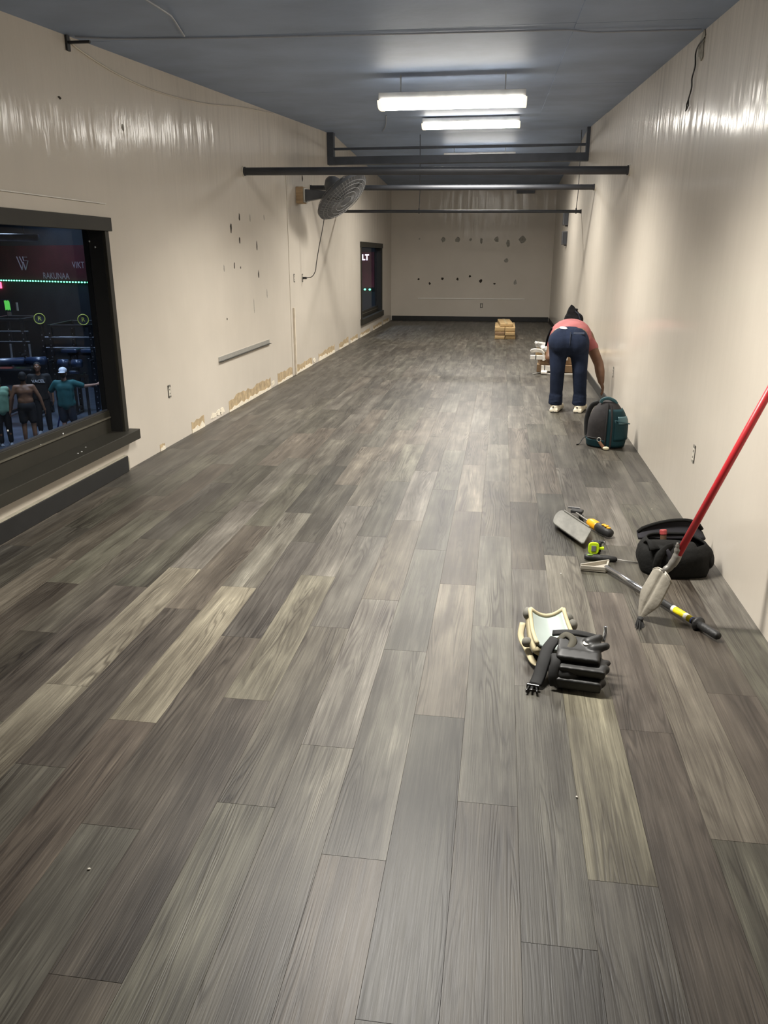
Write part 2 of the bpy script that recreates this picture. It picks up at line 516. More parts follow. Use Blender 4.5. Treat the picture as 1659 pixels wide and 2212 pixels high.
# ceiling boards hang a little below the deck; the strip along the right wall is boxed lower
def board(name, x0, x1, ya, yb, drop, th=0.05):
    za = (ceil_z(ya) if ya != RIDGE else 3.4906) - drop; zb = (ceil_z(yb) if yb != RIDGE else 3.4906) - drop
    return MB().add([(x0, ya, za), (x1, ya, za), (x1, yb, zb), (x0, yb, zb), (x0, ya, za + th), (x1, ya, za + th), (x1, yb, zb + th), (x0, yb, zb + th)],
                    [(0, 3, 2, 1), (4, 5, 6, 7), (0, 1, 5, 4), (1, 2, 6, 5), (2, 3, 7, 6), (3, 0, 4, 7)]).build(name, M_CEIL, parent=ceiling)
ys = [YF, 0.0, 2.8, 5.62, 8.4, 11.2, RIDGE]
for ya, yb in zip(ys, ys[1:]):
    board('ceiling_panel', XL, 0.378, ya + 0.003, yb - 0.003 if yb != RIDGE else RIDGE, 0.0)
    board('ceiling_panel', 0.378, XR, ya + 0.003, yb - 0.003 if yb != RIDGE else RIDGE, 0.006 if yb < 11.3 else 0.0, 0.05 if yb < 11.3 else 0.05)
ys = [RIDGE, 16.2, 18.6, YB]
for ya, yb in zip(ys, ys[1:]):
    board('ceiling_panel', XL, XR, ya, yb - 0.003, 0.0)

# ------------------------------------------------------------------ windows on the left wall
M_REVEAL = mat('dark_reveal_paint', (0.012, 0.0115, 0.011, 1), 0.5, var=0.15, scale=4)
M_CAULK = mat('old_caulk', (0.35, 0.32, 0.25, 1), 0.7)
def window(n, W, cas, header_up, ledge, apron_z):
    y0, y1, z0, z1 = W
    t = thing('window_%d' % n, '', '', (XL, (y0 + y1) / 2, z0))
    del t['label']; del t['category']; struct(t)
    xo = XL - TH
    # reveal lining
    MB().bx(xo, XL + 0.001, y1 - 0.02, y1, z0, z1).build('jamb', M_REVEAL, parent=t)
    MB().bx(xo, XL + 0.001, y0, y0 + 0.02, z0, z1).build('jamb', M_REVEAL, parent=t)
    MB().bx(xo, XL + 0.001, y0 + 0.02, y1 - 0.02, z1 - 0.02, z1).build('head_lining', M_REVEAL, parent=t)
    # apron panel under the glass and its stop bead
    ap = MB().bx(xo + 0.02, xo + 0.06, y0 + 0.02, y1 - 0.02, z0, apron_z).build('apron_panel', M_DARKTRIM, parent=t, bevel=0.003)
    MB().bx(xo + 0.06, xo + 0.072, y0 + 0.02, y1 - 0.03, apron_z - 0.055, apron_z - 0.045).build('stop_bead', mat('bead_paint', (0.10, 0.092, 0.07, 1), 0.4), parent=ap)
    # casing on the room side
    MB().bx(XL, XL + 0.022, y1 - 0.012, y1 + cas, z0, z1).build('side_casing', M_DARKTRIM, parent=t, bevel=0.003)
    MB().bx(XL, XL + 0.022, y0 - cas, y0 + 0.012, z0, z1).build('side_casing', M_DARKTRIM, parent=t, bevel=0.003)
    MB().bx(XL, XL + 0.032, y0 - cas - 0.03, y1 + cas + 0.04, z1 - 0.03, z1 + header_up).build('head_casing', M_DARKTRIM, parent=t, bevel=0.003)
    # ledge
    lo, hi, out = ledge
    MB().bx(xo + 0.02, XL + out, y0 - cas - 0.05, y1 + cas + 0.06, lo, hi).build('window_ledge', M_DARKTRIM, parent=t, bevel=0.004)
    # glass in its slim frame
    MB().bx(xo + 0.034, xo + 0.046, y0 + 0.02, y1 - 0.02, apron_z, apron_z + 0.012).build('glazing_bar', M_STEEL, parent=t)
    MB().bx(xo + 0.038, xo + 0.044, y0 + 0.02, y1 - 0.02, apron_z + 0.012, z1 - 0.02).build('pane', M_GLASS, parent=t)
    return t
w1 = window(1, W1, 0.045, 0.062, (0.235, 0.312, 0.085), 0.475)
w2 = window(2, W2, 0.045, 0.075, (0.24, 0.362, 0.05), 0.47)
screw = mat('bright_screw_head', (0.8, 0.8, 0.78, 1), 0.3, metal=0.6)
for (y, z) in ((4.62, 0.455), (4.30, 0.62), (4.9, 0.47)):
    MB().ell((XL - TH + 0.062, y, z - 0.03), (0.004, 0.007, 0.007)).build('screw_head', screw, parent=w1, smooth=True)
for (x, y) in ((-2.87, 5.05), (-2.83, 4.92), (-2.83, 4.87)):
    MB().ell((x, y, 0.313), (0.006, 0.006, 0.003)).build('screw_head', screw, parent=w1, smooth=True)
for (y, z) in ((5.60, 1.70), (5.60, 1.66)):
    MB().ell((XL - 0.10 + (1.70 - z), W1[1] - 0.022, z), (0.007, 0.003, 0.007)).build('screw_head', screw, parent=w1, smooth=True)
# raised drywall strip over the first window
struct(MB().bx(XL, XL + 0.016, 2.4, 5.655, 1.862, 1.950).build('trim_1', M_WALL, bevel=0.003))
struct(MB().bx(XL, XL + 0.022, 2.4, 5.65, 1.951, 1.957).build('trim_4', M_WHITE))
# black base under the first window
bb = struct(MB().bx(XL, XL + 0.03, YF, 5.57, 0.0, 0.125).build('baseboard_left', M_BLACKTRIM, bevel=0.004))
MB().bx(XL + 0.002, XL + 0.028, YF, 5.56, 0.126, 0.131).build('caulk_line', M_CAULK, parent=bb)
MB().bx(XL + 0.0, XL + 0.012, 5.572, 5.62, 0.0, 0.10).build('caulk_line', M_CAULK, parent=bb)
# rubber base on back and right walls
struct(MB().bx(XL + 0.02, XR - 0.02, YB - 0.012, YB, 0.0, 0.115).build('baseboard_back', M_BLACKTRIM, bevel=0.003))
struct(MB().bx(XR - 0.012, XR, 8.55, YB - 0.03, 0.0, 0.105).build('baseboard_right', M_BLACKTRIM, bevel=0.003))
# corner bead strip where the left wall boards meet
struct(MB().bx(XL, XL + 0.007, 10.72, 10.80, 0.0, 2.62).build('trim_2', M_WALL, bevel=0.006))
struct(MB().bx(XL + 0.0, XL + 0.028, 10.84, 10.875, 0.0, 0.92).build('trim_3', mat('bare_bead', (0.72, 0.64, 0.52, 1), 0.5), bevel=0.004))

# ------------------------------------------------------------------ wall damage
M_HOLE = mat('hole_dark', (0.035, 0.028, 0.02, 1), 0.95, var=0.4, scale=30)
M_GREYPATCH = mat('bare_plaster_spot', (0.30, 0.285, 0.245, 1), 0.9, var=0.3, scale=30)
M_TORN = mat('torn_drywall_paper', (0.42, 0.32, 0.19, 1), 0.95, var=0.25, scale=14, bump=0.5, bscale=40)
M_PLASTER = mat('crumbled_plaster', (0.75, 0.68, 0.55, 1), 0.95, var=0.1, scale=30, bump=0.6, bscale=50)
def rag(n, a, b, jit, rnd):
    return [(a * math.cos(2 * math.pi * i / n) * (1 + rnd.uniform(-jit, jit)), b * math.sin(2 * math.pi * i / n) * (1 + rnd.uniform(-jit, jit))) for i in range(n)]
rnd = random.Random(3)
for (y, z, w, h, m) in [(8.72, 2.0, .02, .055, 0), (9.1, 2.01, .015, .05, 1), (9.65, 2.04, .012, .04, 1), (8.42, 1.88, .025, .06, 0), (8.69, 1.76, .018, .06, 0), (9.31, 1.71, .018, .065, 0),
                        (8.13, 1.48, .012, .05, 1), (8.46, 1.5, .016, .05, 0), (8.67, 1.48, .012, .018, 0), (9.33, 1.39, .02, .06, 0), (9.64, 1.16, .016, .06, 1), (9.09, 1.05, .010, .11, 1),
                        (8.13, 0.97, .014, .014, 0), (5.21, 2.56, .022, .012, 0), (6.08, 2.51, .018, .035, 1), (11.62, 2.64, .03, .05, 0)]:
    MB().prism(rag(9, w, h * 0.75, 0.3, rnd), (XL, y, z), (0, 1, 0), (0, 0, 1), 0.0015).build('wall_hole', (M_HOLE, M_GREYPATCH)[m], parent=wall_left)
for (x, z, w, h, m) in [(-2.13, 2.01, .02, .02, 1), (-1.53, 1.99, .05, .06, 1), (-1.16, 1.99, .065, .07, 1), (-0.84, 1.99, .03, .035, 1), (-0.57, 1.97, .035, .07, 1), (-0.19, 1.99, .055, .065, 1),
                        (0.10, 1.90, .045, .10, 1), (0.44, 1.99, .075, .08, 1), (0.07, 1.49, .05, .06, 1), (-2.14, 1.03, .025, .03, 0), (-1.85, 0.93, .03, .03, 0), (-1.53, 1.05, .03, .035, 0),
                        (-1.14, 1.04, .03, .035, 0), (-0.83, 1.11, .03, .025, 0), (-0.55, 1.0, .04, .045, 0), (-0.2, 0.93, .035, .025, 0), (0.32, 0.96, .04, .065, 1)]:
    MB().prism(rag(10, w, h, 0.3, rnd), (x, YB, z), (-1, 0, 0), (0, 0, 1), -0.0015).build('wall_hole', (M_HOLE, M_GREYPATCH)[m], parent=wall_back)
def torn(y0, y1, h0, h1, base=0.025):
    n = max(5, int((y1 - y0) / 0.08)); top = []; bot = []
    for i in range(n + 1):
        t = i / n; y = y0 + (y1 - y0) * t
        top.append((y, (h0 + (h1 - h0) * t) * rnd.uniform(0.95, 1.3))); bot.append((y, base * rnd.uniform(0.2, 1.5)))
    MB().prism(bot + top[::-1], (XL, 0, 0), (0, 1, 0), (0, 0, 1), 0.002).build('torn_patch', M_TORN, parent=wall_left)
    lip = [(y, -0.0) for y, z in bot] + [(y, z + 0.012) for y, z in bot[::-1]]
    MB().prism(lip, (XL, 0, 0), (0, 1, 0), (0, 0, 1), 0.006).build('plaster_lip', M_PLASTER, parent=wall_left)
for a in [(6.95, 7.28, .085, .10, .04), (8.02, 9.62, .12, .12, .03), (9.95, 10.7, .12, .11, .02), (10.92, 11.9, .10, .11, .03), (12.35, 13.6, .10, .12, .04), (14.0, 14.9, .09, .12, .03), (15.1, 15.9, .08, .10, .03), (16.2, 17.4, .07, .09, .03), (17.9, 19.2, .08, .09, .03), (19.5, 20.5, .09, .08, .04), (6.22, 6.32, .05, .05, .02)]:
    torn(*a)
for y in (7.55, 7.7, 7.8, 9.72, 12.05):
    MB().prism(rag(9, 0.07, 0.03, 0.4, rnd), (XL, y, 0.055), (0, 1, 0), (0, 0, 1), 0.005).build('plaster_lip', M_PLASTER, parent=wall_left)

# outlets without cover plates: open box, device, ears
M_OUT = mat('outlet_device', (0.62, 0.58, 0.5, 1), 0.5)
def outlet(label, o, u, n, dark=True):
    t = thing('wall_outlet', label, 'outlet', o)
    o = Vector(o); u = Vector(u); n = Vector(n); w = V(0, 0, 1)
    def slab(uw, a, b, c, d, th, m, name):
        q = [(a, b), (c, b), (c, d), (a, d)]
        q = [o + u * p + w * r for p, r in q]
        MB().add([p for p in q] + [p + n * th for p in q], [(0, 1, 2, 3), (4, 5, 6, 7), (0, 1, 5, 4), (1, 2, 6, 5), (2, 3, 7, 6), (3, 0, 4, 7)]).build(name, m, parent=t)
    slab(0, -.032, -.055, .032, .055, .001, M_HOLE, 'open_box')
    slab(0, -.018, -.036, .018, .036, .006, M_OUT, 'device')
    slab(0, -.009, .03, .009, .058, .004, M_GREYPATCH, 'mounting_ear'); slab(0, -.009, -.058, .009, -.03, .004, M_GREYPATCH, 'mounting_ear')
    for z in (-.018, .018):
        slab(0, -.006, z - .007, .006, z + .007, .0065, M_HOLE, 'socket')
outlet('bare wall outlet low on the left wall next to the big window', (XL, 6.51, 0.47), (0, 1, 0), (1, 0, 0))
outlet('bare outlet on the left wall beside the fan cord plug', (XL, 10.98, 1.31), (0, 1, 0), (1, 0, 0))
outlet('uncovered wall outlet on the right wall above the tool bag', (XR, 4.92, 0.44), (0, 1, 0), (-1, 0, 0))
outlet('uncovered outlet on the right wall behind the backpack', (XR, 8.68, 0.42), (0, 1, 0), (-1, 0, 0))
outlet('uncovered outlet low on the far end wall', (-0.51, YB, 0.39), (1, 0, 0), (0, -1, 0))
# fan outlet the cord plugs into
outlet('wall outlet the fan cord is plugged into', (XL, 11.45, 1.30), (0, 1, 0), (1, 0, 0))

# strips on the walls
M_ALU = mat('brushed_aluminium', (0.55, 0.54, 0.5, 1), 0.35, metal=0.6, var=0.08, scale=30)
t = thing('wall_rail', 'pale metal rail fixed level across the left wall', 'rail', (XL, 7.8, 0.565))
MB().bx(XL, XL + 0.004, 7.79, 9.64, 0.568, 0.612).build('back_flange', M_ALU, parent=t)
MB().bx(XL, XL + 0.03, 7.79, 9.64, 0.562, 0.568).build('lip', M_DARKTRIM, parent=t)
tag(MB().bx(-2.15, 0.58, YB - 0.014, YB, 0.545, 0.572).build('wall_strip', M_WHITE, bevel=0.002), 'thin white strip across the far end wall', 'strip')

# ------------------------------------------------------------------ ceiling lamps
M_LENS = mat('lit_lamp_lens', (0.9, 0.88, 0.8, 1), 0.4, emit=(1.0, 0.955, 0.88, 1), estr=LAMP_POWER)
M_TRIMW = mat('lamp_end_cap', (0.55, 0.5, 0.38, 1), 0.45, emit=(1.0, 0.85, 0.6, 1), estr=0.35)
M_HOUS = mat('lamp_housing_white', (0.7, 0.7, 0.68, 1), 0.45)
def lamp(label, y, z, w=1.27, d=0.30):
    x = -0.5
    t = thing('ceiling_lamp', label, 'lamp', (x, y, z), 'wraparound lamps down the middle of the ceiling')
    a = math.atan(0.0635) if y < RIDGE else -math.atan(0.041)
    M = Matrix.Translation((x, y, z)) @ Matrix.Rotation(a, 4, 'X')
    # wraparound lens: rounded trough section, run along X
    prof = [(-d / 2, 0.030), (-d / 2 + 0.004, 0.010), (-d / 2 + 0.035, -0.022), (-d / 4, -0.035), (0, -0.038), (d / 4, -0.035), (d / 2 - 0.035, -0.022), (d / 2 - 0.004, 0.010), (d / 2, 0.030)]
    L = w / 2 - 0.035
    MB().prism(prof, (-L, 0, 0), (0, 1, 0), (0, 0, 1), 2 * L).xf(M).build('lens', M_LENS, parent=t)
    MB().box((0, 0, 0.058), (w - 0.02, d * 0.96, 0.052)).xf(M).build('housing', M_HOUS, parent=t, bevel=0.004)
    for s in (-1, 1):
        e = [(p * 1.04, q - 0.004) for p, q in prof]
        ec = MB().prism(e, (s * L - (0.035 if s < 0 else 0.0), 0, 0), (0, 1, 0), (0, 0, 1), 0.035).xf(M).build('end_cap', M_TRIMW, parent=t, bevel=0.004)
        if s < 0:
            for k in range(5):
                MB().box((s * (L + 0.036), -0.09 + k * 0.045, 0.0), (0.004, 0.022, 0.03)).xf(M).build('vent_slot', M_HOLE, parent=ec)
        top = ceil_z(y) - z
        MB().cyl((s * 0.45, 0, 0.065), (s * 0.45, 0, top + 0.01), 0.006, n=6).xf(Matrix.Translation((x, y, z))).build('hanger', M_HOUS, parent=t)
def lamp_light(y, z, spread=LAMP_SPREAD):
    ld = bpy.data.lights.new('lamp_light', 'AREA'); ld.shape = 'RECTANGLE'; ld.size = 1.16; ld.size_y = 0.24
    ld.energy = LAMP_DOWN; ld.color = (1.0, 0.96, 0.89); ld.spread = math.radians(spread)
    lo = bpy.data.objects.new('lamp_light', ld); C.objects.link(lo); lo.location = (-0.5, y, z - 0.042)
lamp('lit ceiling lamp nearest the camera, just above the top of the photo', 3.62, 2.735)
lamp('larger and nearer of the two lit ceiling lamps in plain view', 7.55, 2.855)
lamp('smaller lit ceiling lamp just beyond the larger one', 11.35, 3.225)
lamp('farthest ceiling lamp, hidden behind the dark roof frame', 15.2, 3.238)
for y_, z_ in ((3.62, 2.735), (7.55, 2.855), (11.35, 3.225), (15.2, 3.238)):
    lamp_light(y_, z_, LAMP_SPREAD if y_ < 15 else 165.0)

# ------------------------------------------------------------------ bars across the room
def bar(label, yl, zl, yr, zr, r, m):
    t = thing('wall_bar', label, 'bar', (XL, yl, zl), 'bars running from wall to wall')
    MB().cyl((XL, yl, zl), (XR, yr, zr), r, n=20).build('tube', m, parent=t, smooth=False)
    for s, (x, y, z) in ((1, (XL, yl, zl)), (-1, (XR, yr, zr))):
        MB().cyl((x, y, z), (x + s * 0.014, y, z), r * 1.35, n=20).build('end_flange', M_OUT if r > .035 else m, parent=t)
        MB().cyl((x + s * 0.014, y, z), (x + s * 0.03, y, z), r * 1.15, n=20).build('collar', m, parent=t)
    return t
bar('thickest and nearest dark bar spanning wall to wall', 8.93, 2.475, 8.79, 2.418, 0.040, M_STEEL)
bar('middle dark bar spanning the room behind the fan', 12.05, 2.545, 11.97, 2.505, 0.036, M_STEEL)
b3 = bar('thinnest and lowest dark bar, hung on two cables near the far end', 14.06, 2.325, 13.9, 2.288, 0.024, M_STEEL)
for x in (-1.44, 1.13):
    yy = 14.06 + (x - XL) / (XR - XL) * -0.16; zz = 2.325 + (x - XL) / (XR - XL) * -0.037
    c = MB().tube([(x, yy, zz + .02), (x + 0.012, yy - .01, zz + .3), (x, yy, ceil_z(yy) + .01)], 0.006, 6).build('hanger_cable', M_STEEL, parent=b3)
    MB().cyl((x, yy, zz - .035), (x, yy, zz + .05), 0.012, n=8).build('cable_clamp', M_STEEL, parent=c)

# dark frame hanging below the ridge
t = thing('roof_frame', 'dark frame of beam and short posts hanging under the ceiling ridge', 'frame', (0, 13.4, 3.0))
MB().bx(XL, XR, 13.32, 13.46, 2.985, 3.10).build('bottom_beam', mat('roof_frame_paint', (0.050, 0.058, 0.075, 1), 0.6), parent=t, bevel=0.004)
MB().bx(XL, XR, 13.37, 13.41, 3.20, 3.235).build('middle_rail', mat('roof_frame_paint', (0.050, 0.058, 0.075, 1), 0.6), parent=t)
MB().bx(XL, XL + 0.10, 13.32, 13.46, 3.10, 3.455).build('post', mat('roof_frame_paint', (0.050, 0.058, 0.075, 1), 0.6), parent=t)
MB().bx(XR - 0.05, XR, 13.32, 13.46, 3.10, 3.455).build('post', mat('roof_frame_paint', (0.050, 0.058, 0.075, 1), 0.6), parent=t)

# conduits and wires
M_WIRE = mat('grey_conduit', (0.30, 0.32, 0.36, 1), 0.4, var=0.1)
M_BLACKWIRE = mat('black_cable', (0.02, 0.02, 0.02, 1), 0.5)
pts = []
for i in range(25):
    x = XL + 0.05 + (XR - XL - 0.1) * i / 24
    y = 5.40 + 0.44 * (i / 24) ** 0.5
    pts.append((x, y, ceil_z(y) - (0.026 if x > 0.36 else 0.008)))
tag(MB().tube(pts, 0.006, 6).build('ceiling_conduit', M_WIRE), 'thin pale conduit running across the ceiling in front of the lamps', 'conduit')
t = thing('conduit_bracket', 'small dark bracket where the ceiling meets the left wall', 'bracket', (XL, 5.38, 2.86))
MB().bx(XL, XL + 0.014, 5.36, 5.40, 2.86, 2.95).build('plate', M_BLACKWIRE, parent=t)
MB().bx(XL, XL + 0.16, 5.37, 5.39, 2.90, 2.915).build('arm', M_BLACKWIRE, parent=t)
p = [(-1.93, 4.45, ceil_z(4.45) - .006), (-1.905, 4.75, ceil_z(4.75) - .03), (-1.95, 4.95, ceil_z(4.95) - .02), (-2.1, 5.5, ceil_z(5.5) - .01)]
tag(MB().tube(smoothpath(p, 5), 0.006, 6).build('loose_wire', M_WIRE), 'pale loose wire dangling on the ceiling at the top left', 'wire')
p = [(-1.55, 10.86, ceil_z(10.86) - .006), (-1.75, 12.2, ceil_z(12.2) - .01), (-1.95, 13.25, ceil_z(13.25) - .01)]
tag(MB().tube(smoothpath(p, 5), 0.006, 6).build('loose_wire', M_WIRE), 'straight pale wire on the ceiling left of the two lamps', 'wire')
p = [(XL + .006, y, z) for y, z in ((5.42, 2.93), (5.52, 2.90), (6.06, 2.86), (6.78, 2.87), (7.84, 2.96), (8.97, 3.11), (10.2, 3.24))]
tag(MB().tube(smoothpath(p, 6), 0.007, 6).build('plaster_shade_edge', M_WALL), 'wall-coloured line standing in for the plaster shading edge along the top of the left wall', 'cable')  # raised line drawn where the plaster shading changes
# bent wire hanging on the right wall
t = thing('hanging_wire', 'thin bent wire with a loop hanging from the ceiling on the right wall', 'wire', (XR - .01, 6.15, 2.5))
p = [(XR - .02, 5.86, 2.91), (XR - .025, 6.0, 2.90), (XR - .012, 6.13, 2.88), (XR - .012, 6.10, 2.80), (XR - .012, 6.16, 2.74), (XR - .012, 6.14, 2.68), (XR - .012, 6.20, 2.62)]
MB().tube(smoothpath(p, 5), 0.005, 6).build('strand', M_BLACKWIRE, parent=t)
p = [(XR - .012, 6.20, 2.62), (XR - .012, 6.24, 2.60), (XR - .012, 6.25, 2.555), (XR - .012, 6.19, 2.575)]
MB().tube(p, 0.0045, 6, closed=True).build('loop', M_BLACKWIRE, parent=t)
MB().prism(rag(10, .07, .10, .4, rnd), (XR - .001, 6.0, 2.90), (0, 1, 0), (0, 0, 1), -0.006).build('stain_patch', M_GREYPATCH, parent=wall_right)

# dark boxes on the right wall, vent on end wall
M_GREYBOX = mat('dark_grey_plastic', (0.07, 0.07, 0.075, 1), 0.5)
for lab, z0, z1 in (('upper of two dark grey speaker boxes on the right wall', 2.17, 2.42), ('lower of two dark grey speaker boxes on the right wall', 1.81, 2.06)):
    t = thing('wall_speaker', lab, 'speaker', (XR - .06, 16.65, z0), 'small speaker boxes on the right wall')
    MB().bx(XR - 0.10, XR, 16.55, 16.75, z0, z1).build('cabinet', M_GREYBOX, parent=t, bevel=0.01)
    MB().bx(XR - 0.088, XR - 0.012, 16.546, 16.55, z0 + .02, z1 - .02).build('grille', M_STEEL, parent=t)
    MB().bx(XR - 0.05, XR, 16.60, 16.70, z0 - .02, z0).build('bracket', M_STEEL, parent=t)
t = thing('wall_unit', 'flat dark grey box high on the far end wall', 'vent', (0.46, YB - .06, 3.05))
MB().bx(0.24, 0.68, YB - 0.12, YB, 3.05, 3.16).build('cabinet', mat('blue_grey_plastic', (0.16, 0.17, 0.2, 1), 0.5), parent=t, bevel=0.012)
for k in range(3):
    MB().bx(0.27, 0.65, YB - 0.124, YB - 0.12, 3.07 + k * .028, 3.08 + k * .028).build('louvre', M_STEEL, parent=t)

# ------------------------------------------------------------------ wall fan
M_WOOD = mat('raw_pine_block', (0.48, 0.34, 0.20, 1), 0.8, var=0.2, scale=6, stretch=(1, 1, 6))
M_FANG = mat('fan_grey_enamel', (0.10, 0.105, 0.115, 1), 0.45)
M_CAGE = mat('dusty_wire_guard', (0.26, 0.26, 0.26, 1), 0.5)
fan = thing('wall_fan', 'grey drum fan tilted down on a wooden block on the left wall', 'fan', (XL, 11.3, 2.3))
MB().bx(XL, XL + 0.10, 11.22, 11.42, 2.29, 2.50).build('mounting_block', M_WOOD, parent=fan, bevel=0.004)
MB().bx(XL + 0.10, XL + 0.125, 11.23, 11.41, 2.30, 2.485).build('wall_plate', M_ALU, parent=fan, bevel=0.003)
mb = MB(); q0, q1 = XL + 0.125, XL + 0.44
mb.add([(q0, 11.25, 2.315), (q0, 11.39, 2.315), (q0, 11.39, 2.47), (q0, 11.25, 2.47), (q1, 11.28, 2.365), (q1, 11.36, 2.365), (q1, 11.36, 2.44), (q1, 11.28, 2.44)],
       [(0, 1, 2, 3), (4, 5, 6, 7), (0, 1, 5, 4), (1, 2, 6, 5), (2, 3, 7, 6), (3, 0, 4, 7)])
mb.build('bracket_arm', M_FANG, parent=fan, bevel=0.008)
fc = V(-2.25, 11.30, 2.405); fn = V(0.66, -0.20, -0.74).normalized()
fu, fw, fnn = frame(fn, V(0, 1, 0))
mot = MB().lathe([(0.0, -0.26), (0.05, -0.27), (0.10, -0.22), (0.13, -0.14), (0.13, -0.06), (0.09, -0.02), (0.0, 0.0)], fc, fn, 24).build('motor', M_FANG, parent=fan, smooth=True)
MB().cyl(fc - fn * 0.14, (q1 - 0.02, 11.32, 2.40), 0.035, n=12).build('yoke', M_FANG, parent=fan)
RF = 0.40
def guard(name, h0, h1):
    mb = MB(); n = 48
    for k in range(n):
        a = 2 * math.pi * k / n
        d = fu * math.cos(a) + fw * math.sin(a)
        mb.tube([fc + d * 0.09 + fn * h1, fc + d * 0.24 + fn * (h1 * 0.9 + h0 * 0.1), fc + d * 0.36 + fn * (h1 * 0.55 + h0 * 0.45), fc + d * RF + fn * h0], 0.0022, 4)
    for rr, hh in ((0.09, h1), (0.17, h1 * 0.97 + h0 * 0.03), (0.24, h1 * .9 + h0 * .1), (0.31, h1 * .75 + h0 * .25), (0.36, h1 * .55 + h0 * .45), (RF, h0)):
        mb.tube([fc + (fu * math.cos(2 * math.pi * k / 40) + fw * math.sin(2 * math.pi * k / 40)) * rr + fn * hh for k in range(40)], 0.003, 5, closed=True)
    return mb.build(name, M_CAGE, parent=fan)
guard('front_guard', 0.06, 0.13); guard('rear_guard', 0.03, -0.05)
MB().lathe([(RF - 0.004, 0.025), (RF + 0.004, 0.025), (RF + 0.004, 0.065), (RF - 0.004, 0.065)], fc, fn, 48).build('guard_rim', M_FANG, parent=fan)
for k in range(3):
    a0 = 2 * math.pi * k / 3 + 0.4
    def bl(u, v, a0=a0):
        r = 0.06 + 0.31 * u; a = a0 + (v - 0.5) * (0.5 + 0.55 * u)
        return fc + (fu * math.cos(a) + fw * math.sin(a)) * r + fn * (0.03 + (v - 0.5) * 0.09)
    MB().grid(bl, 6, 5).build('blade', M_FANG, parent=fan, smooth=True, solid=0.004)
MB().lathe([(0.0, 0.135), (0.085, 0.13), (0.09, 0.12), (0.0, 0.118)], fc, fn, 20).build('badge', M_FANG, parent=fan)
p = [(-2.45, 11.35, 2.36), (-2.47, 11.35, 2.2), (-2.52, 11.36, 1.95), (-2.57, 11.37, 1.75), (-2.62, 11.38, 1.52), (-2.64, 11.38, 1.40), (-2.70, 11.41, 1.32), (-2.79, 11.44, 1.30)]
cord = MB().tube(smoothpath(p, 5), 0.006, 6).build('power_cord', M_BLACKWIRE, parent=fan, smooth=True)
MB().box((-2.815, 11.45, 1.30), (0.055, 0.035, 0.03)).build('plug', M_BLACKWIRE, parent=cord, bevel=0.005)

#PART2
# ------------------------------------------------------------------ the man bending over by the right wall
M_SKIN = mat('tanned_skin', (0.17, 0.085, 0.046, 1), 0.55, var=0.12, scale=12)
M_JEANS = mat('blue_denim', (0.013, 0.019, 0.038, 1), 0.9, spec=0.15, var=0.3, scale=7, bump=0.3, bscale=180)
M_JEANSD = mat('denim_seam', (0.016, 0.022, 0.04, 1), 0.85)
M_CORAL = mat('coral_tshirt', (0.36, 0.115, 0.115, 1), 0.85, var=0.14, scale=9, bump=0.2, bscale=30)
M_BLACKC = mat('black_cloth', (0.009, 0.009, 0.010, 1), 0.9, spec=0.15, var=0.3, scale=20, bump=0.25, bscale=90)
M_SHOE = mat('white_trainer', (0.72, 0.66, 0.52, 1), 0.6, var=0.1, scale=20)
M_SOLE = mat('dark_shoe_sole', (0.05, 0.045, 0.04, 1), 0.7)
man = thing('person', 'person in coral T-shirt and blue jeans bending down beside the right wall', 'person', (0.74, 8.58, 0.0))
b = MB()
# skin: trunk and legs (under the clothes), neck, head, arms, hands as one surface
b.cap((.715, 8.56, .78), .115, (.76, 8.85, .80), .12); b.cap((.76, 8.85, .80), .12, (.785, 9.0, .80), .11)
b.cap((.785, 9.03, .83), .055, (.79, 9.12, .90), .055)
Rh = eul(math.radians(-55), 0, 0)
b.ell((.792, 9.16, .945), (.078, .098, .112), Rh)
b.ell((.792, 9.25, .90), (.045, .045, .05))                      # jaw and chin
b.ell((.792, 9.275, .955), (.016, .024, .02))                    # nose
for s in (-1, 1):
    b.ell((.792 + s * .08, 9.15, .94), (.014, .024, .03))        # ears
    hx = .715 + s * .095
    ax = .622 if s < 0 else .872
    b.cap((hx, 8.52, .80), .095, ((hx + ax) / 2, 8.50, .46), .06); b.cap(((hx + ax) / 2, 8.50, .46), .058, (ax, 8.56, .08), .04)
# right arm reaching down to the floor
sh, el, wr = V(.945, 8.98, .77), V(1.080, 8.86, .480), V(1.108, 8.76, .305)
b.cap(sh, .066, el, .052); b.cap(el, .052, V(1.092, 8.81, .405), .052); b.cap(V(1.092, 8.81, .405), .052, wr, .035)
def hand(b, wr, d, side, palm):
    d = d.normalized(); side = side.normalized(); nrm = d.cross(side).normalized() * palm
    k = wr + d * .045
    R = Matrix((side, d, nrm)).transposed()
    b.ell(k, (.040, .052, .019), R)
    for i, (o, l) in enumerate(((-.028, .062), (-.010, .072), (.009, .067), (.027, .052))):
        p0 = wr + d * .082 + side * o; p1 = p0 + d * (l * .5) + nrm * .010 + side * o * .15; p2 = p1 + d * (l * .42) + nrm * .026
        b.cap(p0, .0105, p1, .0095, 8); b.cap(p1, .0095, p2, .008, 8)
    t0 = wr + d * .03 - side * .033; t1 = t0 + d * .035 - side * .020 + nrm * .012; t2 = t1 + d * .03 + nrm * .014
    b.cap(t0, .014, t1, .011, 8); b.cap(t1, .011, t2, .009, 8)
hand(b, wr, V(.28, -.22, -.93), V(-.25, -.95, .15), 1.0)
# left arm hanging behind the leg
sl, le, lw = V(.60, 9.0, .76), V(.545, 8.88, .54), V(.68, 8.98, .34)
b.cap(sl, .058, le, .045); b.cap(le, .045, lw, .03)
hand(b, lw, V(.05, .15, -1.0), V(-.1, 1, .1), -1.0)
body = blob(b, 0.008, 5).build('body', M_SKIN, parent=man, smooth=True)
